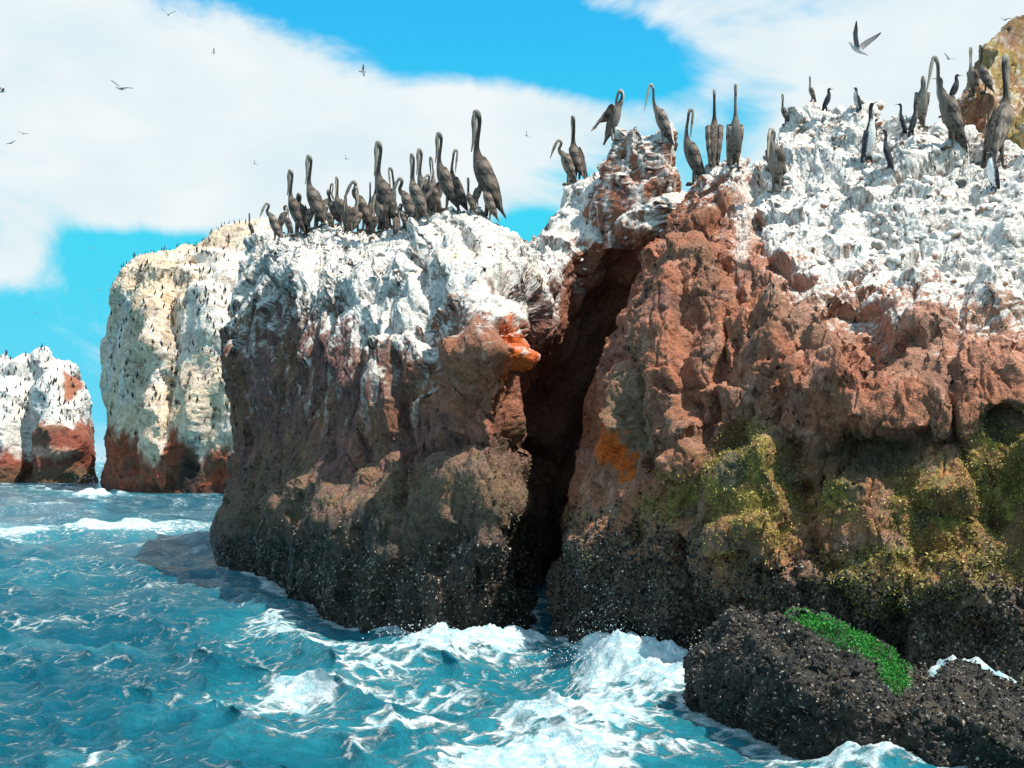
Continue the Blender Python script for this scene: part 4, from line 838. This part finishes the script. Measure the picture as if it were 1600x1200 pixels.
def paint(me, fn, mat, name, sole=0.0):
    n = len(me.vertices); c = np.zeros(3 * n, np.float32); me.vertices.foreach_get('co', c); nn = np.zeros(3 * n, np.float32); me.vertices.foreach_get('normal', nn)
    P = c.reshape(-1, 3).copy(); Nm = nn.reshape(-1, 3)
    if sole: c[2::3] -= sole; me.vertices.foreach_set('co', c)
    cl = np.clip(fn(P, Nm), 0, 1).astype(np.float32)
    a = me.color_attributes.new('Col', 'FLOAT_COLOR', 'POINT'); a.data.foreach_set('color', np.concatenate([cl, np.ones((n, 1), np.float32)], 1).ravel())
    me.materials.clear(); me.materials.append(mat); me.name = name; me.polygons.foreach_set('use_smooth', np.ones(len(me.polygons), bool)); return me
def raw(v, f):
    me = bpy.data.meshes.new('m'); me.from_pydata([tuple(q) for q in v], [], [tuple(dict.fromkeys(q)) for q in f]); me.update(); return me
DARK = np.array((0.030, 0.026, 0.025)); GREYB = np.array((0.21, 0.158, 0.125)); PALE = np.array((0.36, 0.32, 0.28)); BEAK = np.array((0.30, 0.25, 0.19))
def pel_body_col(neckz, nape_pale):
    def fn(P, Nm):
        n = perlin(P * 28); st = perlin(P * (60, 60, 14))
        c = mixc(np.tile(GREYB * .75, (len(P), 1)), DARK, sstep(-.2, .5, st))
        c = mixc(c, PALE * .75, sstep(.2, .9, Nm[:, 0]) * sstep(.25, .45, P[:, 2]) * .55)           # paler breast
        neck = sstep(neckz - .03, neckz + .04, P[:, 2])
        nc = mixc(np.tile(DARK * .9, (len(P), 1)), PALE * (1.2 if nape_pale else .6), sstep(.25, .8, Nm[:, 0] + .2 * n) * .8)
        c = c * (1 - neck[:, None]) + nc * neck[:, None]
        top = P[:, 2].max(); c = mixc(c, PALE * 1.15, sstep(top - .085, top - .03, P[:, 2] + .02 * n) * .75)          # pale crown and face
        c = mixc(c, (0.10, 0.085, 0.07), sstep(.2, .15, P[:, 2]) * (np.abs(P[:, 1]) > .02) * (P[:, 0] > -.08))
        return c
    return fn
def cor_body_col(P, Nm):
    n = perlin(P * 30)
    c = mixc(np.tile(np.array((0.030, 0.032, 0.040)), (len(P), 1)), (0.66, 0.64, 0.62), sstep(.35, .6, Nm[:, 0] + .12 * n - .25 * np.abs(P[:, 1]) / .1) * sstep(.2, .28, P[:, 2]) * sstep(.74, .66, P[:, 2]))
    return mixc(c, (0.22, 0.10, 0.08), sstep(.16, .14, P[:, 2]) * (P[:, 0] > -.06))
def folded_wing(sh, tip, wid, lat, side):
    """closed leaf lying along the flank in three feather tiers"""
    nt_, nv_ = 22, 9; V = np.zeros((2, nt_, nv_, 3)); sh, tip = np.array(sh, float), np.array(tip, float); ax = tip - sh; ln = np.linalg.norm(ax); ax /= ln; pr = np.array((-ax[1], ax[0]))
    for i in range(nt_):
        t = i / (nt_ - 1); w_ = wid * (math.sin(math.pi * min(1, (t + .08) ** .62)) ** .8) * (1 - .25 * t) + .004
        for j in range(nv_):
            v = -1 + 2 * j / (nv_ - 1); c = sh + ax * ln * t + pr * w_ * v
            out = lat * (1 - .55 * t ** 1.6) * math.sqrt(max(0, 1 - (.8 * v) ** 2)) + .006 + .006 * ((t * 3.2 + .25 * v) % 1)
            V[0, i, j] = (c[0], side * (out + .008), c[1]); V[1, i, j] = (c[0], side * (out - .014), c[1])
    n1 = nt_ * nv_; F = []
    for k in (0, 1):
        f = grid_faces(nt_, nv_) + k * n1; F += (f if (k == 0) == (side < 0) else f[:, ::-1]).tolist()
    ring = [i * nv_ for i in range(nt_)] + [(nt_ - 1) * nv_ + j for j in range(1, nv_)] + [i * nv_ + nv_ - 1 for i in range(nt_ - 2, -1, -1)] + [j for j in range(nv_ - 2, 0, -1)]
    for a, b in zip(ring, ring[1:] + ring[:1]): F.append((a, b, b + n1, a + n1) if side > 0 else (b, a, a + n1, b + n1))
    return V.reshape(-1, 3), F
def wing_col(dark, light):
    def fn(P, Nm):
        u = (0.56 - P[:, 2]) / .42; tier = (u * 3.2) % 1
        c = mixc(np.tile(np.array(light), (len(P), 1)), dark, np.clip(sstep(.3, .6, tier) * .8 + sstep(.5, .95, u), 0, 1)); return mixc(c, np.array(light) * 1.9, sstep(.15, .45, perlin(P * (55, 55, 18))) * .6)
    return fn
BODY = [(-.20, .10, .028, .008), (-.155, .17, .036, .02), (-.11, .25, .062, .055), (-.055, .35, .092, .085), (0, .45, .10, .09), (.042, .54, .086, .078)]
def raised_wing(side):
    rows = [(0.0, .05, .55, .17), (-.02, .12, .60, .24), (-.05, .17, .57, .28), (-.09, .20, .50, .26), (-.13, .215, .41, .14)]
    V = []; F = []; n = 7
    for (x, y, z, ch) in rows:
        for k in range(n):
            t = k / (n - 1); V.append((x + .05 - ch * t, side * (y + .02 * t), z - ch * .9 * t + .01 * (1 - t) - .012 * (k % 2)))
    m = len(V); V = np.array(V); V2 = V - np.array((.004, side * .012, .006)); f = grid_faces(len(rows), n)
    F = f.tolist() + (f[:, ::-1] + m).tolist()
    ring = [i * n for i in range(len(rows))] + [(len(rows) - 1) * n + j for j in range(1, n)] + [i * n + n - 1 for i in range(len(rows) - 2, -1, -1)] + [j for j in range(n - 2, 0, -1)]
    F += [(a, b, b + m, a + m) for a, b in zip(ring, ring[1:] + ring[:1])]
    return np.concatenate([V, V2]), F
POSES = {
    'alert': (BODY + [(.072, .61, .044, .046), (.082, .68, .025, .029), (.072, .76, .019, .022), (.058, .84, .017, .020), (.056, .915, .020, .024), (.072, .965, .027, .029), (.10, .972, .021, .022), (.118, .962, .011, .011)],
              [(.10, .965, .02, .018), (.108, .90, .019, .026), (.104, .82, .015, .024), (.114, .73, .011, .014), (.132, .65, .006, .006)], .64, True),
    'straight': (BODY + [(.062, .61, .048, .048), (.06, .69, .025, .028), (.05, .77, .019, .022), (.045, .85, .017, .02), (.048, .925, .018, .021), (.064, .972, .022, .024), (.09, .975, .018, .019), (.106, .968, .01, .01)],
                 [(.09, .97, .016, .014), (.09, .90, .014, .019), (.082, .82, .011, .017), (.088, .74, .009, .011), (.098, .67, .005, .005)], .64, False),
    'resting': (BODY + [(.08, .59, .052, .052), (.125, .62, .034, .038), (.145, .67, .027, .03), (.12, .72, .025, .028), (.105, .765, .024, .028), (.125, .80, .027, .03), (.162, .80, .022, .024), (.185, .79, .012, .012)],
                [(.165, .797, .02, .018), (.205, .74, .018, .027), (.24, .67, .015, .026), (.275, .595, .012, .015), (.305, .52, .007, .006)], .62, True),
    'hunched': (BODY + [(.07, .585, .055, .055), (.085, .635, .038, .042), (.062, .685, .032, .036), (.055, .725, .03, .034), (.085, .755, .03, .033), (.118, .75, .023, .025), (.138, .738, .012, .012)],
                [(.12, .745, .02, .018), (.148, .68, .018, .026), (.16, .60, .015, .024), (.168, .52, .012, .014), (.172, .445, .007, .006)], .62, False),
    'turned': (BODY + [(.07, .61, .05, .05), (.08, .69, .025, .028), (.075, .77, .019, .022), (.06, .85, .017, .02), (.05, .92, .018, .021), (.03, .96, .022, .024), (.0, .962, .018, .019), (-.018, .952, .01, .01)],
               [(-.005, .955, .016, .014), (-.003, .89, .014, .018), (.008, .81, .011, .016), (.018, .73, .009, .011), (.025, .66, .005, .005)], .64, True),
    'preening': (BODY + [(.085, .60, .052, .052), (.13, .655, .034, .037), (.15, .72, .027, .03), (.135, .775, .025, .028), (.10, .79, .026, .03), (.07, .765, .022, .024), (.055, .745, .012, .012)],
                 [(.068, .765, .02, .018), (.045, .71, .018, .024), (.03, .65, .015, .02), (.02, .585, .012, .013), (.012, .53, .007, .006)], .62, True),
    'reaching': (BODY + [(.085, .60, .05, .05), (.12, .66, .026, .03), (.135, .74, .02, .023), (.135, .82, .018, .021), (.142, .89, .019, .022), (.165, .935, .024, .026), (.195, .935, .019, .02), (.212, .92, .01, .01)],
                 [(.195, .93, .016, .014), (.212, .87, .015, .021), (.23, .79, .012, .018), (.255, .69, .009, .011), (.285, .58, .005, .005)], .64, True),
}
PROTO = {}
def make_pelican(pose):
    sp, bill, nz_, pale = POSES[pose]; parts = []
    pieces = [loft(sp, 14, 60)] + [limb((-.03, s_ * .045, .30), (-.01, s_ * .045, .13), .026, .013) for s_ in (-1, 1)] + [foot(-.01, s_ * .045) for s_ in (-1, 1)]
    parts.append(('body', paint(fuse(pieces, .0085), pel_body_col(nz_, pale), M_PLUME, 'pelican_body_' + pose, .125)))
    parts.append(('bill', paint(raw(*loft(bill, 10, 20)), lambda P, Nm: mixc(np.tile(BEAK, (len(P), 1)), DARK, sstep(.1, .6, perlin(P * 20)) * .6), M_BILL, 'pelican_bill_' + pose, .125)))
    for s_ in (-1, 1):
        w_ = raised_wing(s_) if pose == 'preening' else folded_wing((.045, .57), (-.185, .12), .075, .098, s_)
        parts.append(('wing', paint(raw(*w_), wing_col(DARK, GREYB), M_PLUME, 'pelican_wing', .125)))
    return parts
COR = {'cormorant': [(-.16, .05, .022, .008), (-.115, .14, .032, .02), (-.07, .24, .07, .06), (-.01, .38, .098, .088), (.03, .52, .095, .085), (.05, .62, .065, .062), (.052, .70, .042, .044), (.042, .78, .033, .036), (.04, .85, .03, .034), (.06, .905, .033, .036), (.095, .915, .026, .027), (.118, .91, .012, .012)],
       'crouched': [(-.20, .12, .022, .008), (-.15, .20, .034, .022), (-.09, .30, .075, .065), (-.01, .42, .105, .095), (.05, .54, .10, .09), (.075, .63, .068, .065), (.06, .70, .048, .05), (.055, .75, .042, .044), (.085, .785, .036, .038), (.12, .78, .026, .026), (.14, .77, .012, .012)]}
def make_cormorant(kind):
    sp = COR[kind]; hx, hz = sp[-2][0], sp[-2][1]
    pieces = [loft(sp, 14, 56)] + [limb((-.02, s_ * .045, .26), (-.01, s_ * .045, .13), .026, .014) for s_ in (-1, 1)] + [foot(-.01, s_ * .045) for s_ in (-1, 1)]
    parts = [('body', paint(fuse(pieces, .0095), cor_body_col, M_PLUME, 'cormorant_body', .125))]
    parts.append(('bill', paint(raw(*loft([(hx, hz, .012, .012), (hx + .05, hz + .004, .009, .009), (hx + .1, hz + .006, .006, .006), (hx + .112, hz - .004, .004, .004)], 8, 12)), lambda P, Nm: np.tile(BEAK * .8, (len(P), 1)), M_BILL, 'cormorant_bill', .125)))
    for s_ in (-1, 1): parts.append(('wing', paint(raw(*folded_wing((.045, .56), (-.15, .10), .068, .098, s_)), wing_col(np.array((.022, .023, .03)), np.array((.05, .052, .065))), M_PLUME, 'cormorant_wing', .125)))
    return parts
def make_bird(kind, name, loc, height, yaw, label, cat, group=None, lean=0.0, sxy=1.0):
    if kind not in PROTO: PROTO[kind] = make_pelican(kind) if kind in POSES else make_cormorant(kind)
    root = link(name, None, None, label, cat, group); root.empty_display_size = .2
    root.location = loc; root.rotation_euler = (0, lean, yaw); root.scale = (height * sxy, height * sxy, height)
    root.rotation_mode = 'ZYX'; root.rotation_mode = 'XYZ'
    for nm, me in PROTO[kind]: link(nm, me, root)
    return root
FACE = {'L': math.pi, 'R': 0.0, 'F': -math.pi / 2, 'B': math.pi / 2, 'LF': math.pi + .6, 'LB': math.pi - .6, 'RF': -.6, 'RB': .6}
HI = ('mid', 'right', 'pin')
BIRDS = [  # kind, foot px, foot py, height px, facing, label, rocks it may stand on
    # crown of the shaded cliff, left to right
    ('straight', 392, 366, 38, 'L', 'small lone pelican at the left end of the shaded cliff crown'),
    ('resting', 428, 376, 66, 'L', 'pelican with folded neck, second from the left end of the crown'),
    ('hunched', 441, 360, 48, 'R', 'low hunched pelican beside the folded-neck pelican near the left end'),
    ('alert', 462, 356, 104, 'L', 'tall pelican with raised neck, left of the tallest left-hand pair'),
    ('hunched', 472, 352, 64, 'LB', 'hunched pelican tucked between the two tall left-hand pelicans'),
    ('alert', 492, 346, 118, 'L', 'tall pelican with long dark neck, right of the left-hand pair'),
    ('resting', 505, 350, 62, 'RB', 'bluish grey pelican leaning right behind the tall left pair'),
    ('turned', 520, 350, 72, 'L', 'pelican with backward-turned head at the left of the crown cluster'),
    ('straight', 531, 352, 84, 'LF', 'pelican with thin upright neck in the middle of the crown cluster'),
    ('hunched', 541, 356, 60, 'F', 'brown hunched pelican facing the sea, front of the crown cluster'),
    ('alert', 551, 348, 66, 'R', 'short upright pelican facing right within the crown cluster'),
    ('resting', 566, 348, 74, 'L', 'pelican with looped neck just left of the tall twin-headed group'),
    ('straight', 578, 350, 76, 'B', 'dark pelican seen from behind just left of the tall leaning one'),
    ('alert', 602, 330, 126, 'L', 'very tall pelican rising above the middle of the shaded cliff crown'),
    ('straight', 594, 326, 86, 'LB', 'pelican whose head shows behind the very tall middle one'),
    ('turned', 608, 322, 74, 'R', 'pelican with hooked neck right behind the very tall middle one'),
    ('hunched', 596, 362, 70, 'LF', 'grey-brown pelican standing in front below the very tall middle one'),
    ('hunched', 619, 366, 44, 'B', 'small dark pelican seen from behind in the gap of the crown'),
    ('resting', 638, 356, 88, 'L', 'pelican with question-mark neck right of the gap in the crown'),
    ('straight', 651, 318, 92, 'L', 'dark-necked pelican, leftmost of three upright necks right of the gap'),
    ('alert', 664, 316, 96, 'LF', 'pale-necked pelican, middle of three upright necks right of the gap'),
    ('turned', 672, 304, 72, 'RF', 'pelican with looped head, rightmost of three upright necks right of the gap'),
    ('hunched', 657, 342, 58, 'R', 'brown hunched pelican sitting below the three upright necks'),
    ('alert', 696, 300, 108, 'L', 'pelican with slim raised neck on the white hump left of the tallest'),
    ('turned', 714, 290, 72, 'L', 'dark pelican with curled head behind the white hump'),
    ('preening', 684, 300, 44, 'R', 'brown pelican bent over preening on the white hump'),
    ('straight', 735, 334, 64, 'L', 'slim dark pelican halfway down the right side of the white hump'),
    ('alert', 758, 288, 136, 'L', 'tallest pelican at the right end of the shaded cliff crown'),
    ('straight', 764, 330, 76, 'L', 'slender pelican below the tallest one at the right end of the crown'),
    ('hunched', 450, 362, 40, 'LF', 'small hunched pelican in front of the left-hand tall pair'),
    ('resting', 484, 356, 52, 'R', 'pelican facing right below the long dark neck of the left-hand pair'),
    ('hunched', 514, 360, 46, 'LF', 'low pelican sitting at the left foot of the crown cluster'),
    ('straight', 560, 356, 58, 'RB', 'thin pelican half hidden between the crown cluster and the looped neck'),
    ('hunched', 586, 366, 46, 'R', 'low pelican facing right below the dark one seen from behind'),
    ('hunched', 630, 358, 48, 'LB', 'small pelican crouching left of the question-mark neck'),
    ('resting', 678, 322, 56, 'LF', 'pelican facing the sea on the left slope of the white hump'),
    ('straight', 746, 318, 60, 'RB', 'thin pelican between the slim dark one and the tallest'),
    # the pinnacle and the saddle
    ('resting', 886, 284, 74, 'L', 'pelican with bill pointing down left on the saddle before the pinnacle'),
    ('straight', 901, 278, 110, 'LB', 'pelican with straight neck right behind the downward-billed one'),
    ('preening', 960, 218, 86, 'RF', 'preening pelican with lifted wings on top of the red pinnacle'),
    ('reaching', 1034, 224, 108, 'L', 'pelican stretching its neck forward on the right shoulder of the pinnacle'),
    ('turned', 1082, 268, 114, 'L', 'pelican with bill tucked back on the dip right of the pinnacle'),
    ('straight', 1116, 262, 138, 'B', 'straight-necked pelican seen from behind above the red ridge'),
    ('straight', 1148, 264, 144, 'F', 'straight-necked pelican facing the sea above the red ridge'),
    ('hunched', 1212, 300, 116, 'LF', 'dark brown pelican standing at the left edge of the white apron'),
    # top of the white apron
    ('straight', 1226, 186, 46, 'L', 'small pelican on the skyline above the left edge of the white apron'),
    ('straight', 1268, 158, 44, 'L', 'thin-necked pelican on the skyline over brown boulders'),
    ('crouched', 1292, 162, 30, 'R', 'small dark cormorant leaning right on the skyline over brown boulders'),
    ('crouched', 1340, 176, 44, 'LF', 'dark cormorant left of the tall black and white cormorants'),
    ('cormorant', 1358, 254, 108, 'F', 'tall black and white cormorant facing the sea on the apron top'),
    ('cormorant', 1387, 264, 74, 'LB', 'slim dark cormorant lower right of the tall black and white one'),
    ('cormorant', 1410, 210, 58, 'L', 'cormorant leaning left, left one of the pair under the big pelican'),
    ('cormorant', 1427, 210, 62, 'R', 'cormorant facing right, right one of the pair under the big pelican'),
    ('reaching', 1484, 232, 178, 'L', 'biggest pelican with long hanging bill near the right edge'),
    ('hunched', 1440, 180, 74, 'F', 'pelican half hidden under the bill of the biggest pelican'),
    ('crouched', 1474, 152, 40, 'L', 'left one of two small dark birds behind the biggest pelican'),
    ('crouched', 1491, 150, 40, 'R', 'right one of two small dark birds behind the biggest pelican'),
    ('alert', 1520, 150, 84, 'LF', 'pelican on the ochre outcrop, left of two upright heads'),
    ('straight', 1538, 145, 84, 'LB', 'pelican on the ochre outcrop, right of two upright heads'),
    ('alert', 1562, 262, 212, 'RB', 'large brown pelican with raised neck before the ochre outcrop'),
    ('crouched', 1552, 302, 72, 'LF', 'dark crouched cormorant below the large brown pelican at right'),
]
for i, (kind, px, py, hp, fc, lab) in enumerate(BIRDS):
    names = ('ochre',) if 'on the ochre' in lab else (('right', 'ochre') if px > 1200 else HI)
    h = stand(px, py, names)
    if h is None: continue
    p, nr, pyh = h; D = p.y
    hp = hp * (1.05 if hp < 150 else 0.98)
    ht = (hp + (pyh - py)) * D / FPX if kind not in ('resting', 'hunched', 'preening', 'crouched') else (hp + (pyh - py)) * D / FPX / .8
    cm = kind in COR
    make_bird(kind, 'cormorant' if cm else 'pelican', p + Vector((0, 0, -.012 - (.0 if cm else 0) * ht)), ht, FACE[fc] + rng.normal() * .15, lab, 'cormorant' if cm else 'pelican', 'seabirds on the cliffs', 0, .86 if hp < 150 else .8)

# ---- small birds dotted over the far islets
def tiny_bird():
    v, f = loft(COR['cormorant'], 8, 16); v2, f2 = loft([(.1, .915, .012, .012), (.16, .92, .008, .008), (.2, .92, .004, .004)], 6, 4); v3, f3 = limb((-.01, 0, .25), (-.01, 0, -.02), .03, .02, 6)
    V = np.concatenate([v, v2, v3]); F = f + [tuple(i + len(v) for i in q) for q in f2] + [tuple(i + len(v) + len(v2) for i in q) for q in f3]
    return paint(raw(V, F), lambda P, Nm: np.tile(np.array((.035, .033, .034)), (len(P), 1)), M_PLUME, 'small_seabird')
TINY = tiny_bird()
def colony(n, names, region, label, group, hp, seed):
    r = np.random.default_rng(seed); k = 0; tries = 0
    while k < n and tries < n * 30:
        tries += 1; px, py = region(r)
        h = look(px, py, names)
        if h is None or h[1].z < -.1 and r.random() < .5: continue
        o = link('seabird', TINY, None, label, 'seabird', group); ht = hp * r.uniform(.7, 1.25) * h[0].y / FPX
        o.location = h[0] + Vector((0, -.12 * ht, -.05 * ht)); o.scale = (ht * 1.5, ht * 1.5, ht); o.rotation_euler = (0, 0, r.uniform(0, 6.28)); k += 1
def reg_tall(r):
    while True:
        px, py = r.uniform(168, 372), r.uniform(372, 690)
        if py > 415 - (px - 215) * .5 and r.random() < (1.0 if py < 640 else .35): return px, py
colony(210, ('islet', 'mid'), reg_tall, 'tiny dark seabird dotting the tall cream islet', 'seabirds on the tall islet', 9.5, 21)
colony(95, ('low',), lambda r: (r.uniform(0, 135), r.uniform(540, 665)), 'tiny dark seabird dotting the low white islet', 'seabirds on the low islet', 8.5, 22)
for k, (px, lab, gr, nm) in enumerate([(q, 0, 0, 0) for q in np.linspace(172, 380, 40)]):
    px += rng.normal() * 3; lo = stand(px, 350, ('islet', 'mid'))
    if lo is None: continue
    o = link('seabird', TINY, None, 'tiny dark seabird on the skyline of the tall cream islet', 'seabird', 'seabirds on the skyline of the tall islet'); ht = 8 * rng.uniform(.6, 1.3) * lo[0].y / FPX
    o.location = lo[0] + Vector((0, 0, -.05 * ht)); o.scale = (ht,) * 3; o.rotation_euler = (0, 0, rng.uniform(0, 6.28))

# ---- gulls on the wing
def gull_wing(side, up1, up2, chord):
    rows = []; p = np.array((0.0, 0.035, .02)); n = 6
    st = [(0, .0, 1.0, 0), (.33, 0, 1.05, up1), (.66, 0, .9, up1), (1.0, 0, .62, up2), (1.3, 0, .18, up2)]
    V = []; y, z, last = .03, .02, 0
    for i, (s_, _, c, a) in enumerate(st):
        if i: dl = (s_ - last) * .42; y += dl * math.cos(a); z += dl * math.sin(a)
        last = s_; x0 = .06 + .05 * math.sin(min(s_, .7) * 2.2) - .10 * max(0, s_ - .6)
        for k in range(n):
            t = k / (n - 1); V.append((x0 - chord * c * t, side * y, z + .012 * math.sin(math.pi * t)))
    V = np.array(V); m = len(V); V2 = V - np.array((0, 0, .010)); f = grid_faces(len(st), n); F = f.tolist() + (f[:, ::-1] + m).tolist()
    ring = [i * n for i in range(len(st))] + [(len(st) - 1) * n + j for j in range(1, n)] + [i * n + n - 1 for i in range(len(st) - 2, -1, -1)] + [j for j in range(n - 2, 0, -1)]
    F += [(a, b, b + m, a + m) for a, b in zip(ring, ring[1:] + ring[:1])]
    return np.concatenate([V, V2]), F
def gull_body():
    pth = [(-.33, .0, .075, .006), (-.27, .0, .05, .012), (-.18, .0, .045, .04), (-.06, -.005, .062, .058), (.06, -.005, .062, .058), (.15, .008, .045, .045), (.20, .02, .036, .038), (.24, .02, .028, .03), (.27, .012, .012, .014), (.31, .002, .006, .007)]
    return fuse([loft(pth, 12, 40)], .009)
def gull_col(P, Nm):
    return mixc(mixc(np.tile(np.array((0.50, 0.48, 0.46)), (len(P), 1)), (.12, .10, .09), sstep(-.22, -.3, P[:, 0])), (.10, .10, .11), sstep(.5, .9, Nm[:, 2]) * .6)
GB = None
def gull(px, py, D, span, head, pitch, roll, up1, up2, label):
    global GB
    if GB is None: GB = paint(gull_body(), gull_col, M_PLUME, 'gull_body')
    sc_ = span / 1.05; root = link('gull', None, None, label, 'gull', 'gulls in flight')
    root.location = at(px, py, D); root.rotation_euler = (roll, pitch, head); root.scale = (sc_,) * 3; root.empty_display_size = .2
    link('body', GB, root)
    for s_ in (-1, 1): link('wing', paint(raw(*gull_wing(s_, up1, up2, .17)), lambda P, Nm: mixc(np.tile(np.array((.20, .20, .20)), (len(P), 1)), (.05, .05, .055), sstep(.2, .42, np.abs(P[:, 1]))), M_PLUME, 'gull_wing'), root)
gull(1339, 76, 24, 1.02, math.radians(120), math.radians(-38), math.radians(8), .85, .95, 'gull with raised wings banking above the white apron')
gull(189, 138, 60, 1.25, math.radians(70), -.15, math.radians(22), .35, .2, 'white gull gliding in the left cloud with one wing up')
gull(263, 23, 90, 1.1, math.radians(100), -.2, .1, .7, .5, 'small gull near the top edge left of the blue gap')
gull(4, 143, 70, .95, math.radians(30), -.3, .3, .5, .3, 'gull cut by the left edge of the picture')
gull(36, 209, 110, .9, math.radians(100), 0, .2, .3, .1, 'pale gull, upper one of two low in the left cloud')
gull(17, 224, 110, .9, math.radians(80), 0, -.3, .3, .1, 'pale gull, lower one of two low in the left cloud')
gull(334, 82, 120, .8, math.radians(10), 0, 1.2, .6, .4, 'speck of a gull below the left end of the blue gap')
gull(567, 112, 110, 1.2, math.radians(20), 0, 1.3, .4, .2, 'gull flying edge-on in the middle of the blue gap')
gull(398, 256, 110, .7, math.radians(60), 0, .9, .5, .3, 'speck of a gull left above the crown pelicans')
gull(823, 212, 90, .7, math.radians(60), 0, 1.0, .5, .3, 'speck of a gull in the cloud left of the pinnacle')
gull(541, 248, 90, .6, math.radians(60), 0, .8, .5, .3, 'speck of a gull between the tall pelicans of the crown')
gull(1482, 92, 45, .5, math.radians(100), -.3, .4, .5, .3, 'small dark gull right of the biggest pelican head')
gull(1570, 31, 50, .5, math.radians(40), 0, .3, .4, .2, 'tiny gull beside the top of the ochre outcrop')
gull(156, 453, 130, .7, math.radians(40), 0, .5, .5, .3, 'speck of a gull in the blue left of the tall islet')
gull(146, 388, 130, .7, math.radians(90), 0, .3, .5, .3, 'upper speck of a gull in the blue left of the tall islet')
gull(52, 490, 140, .7, math.radians(90), 0, .3, .5, .3, 'faint gull low over the low white islet')
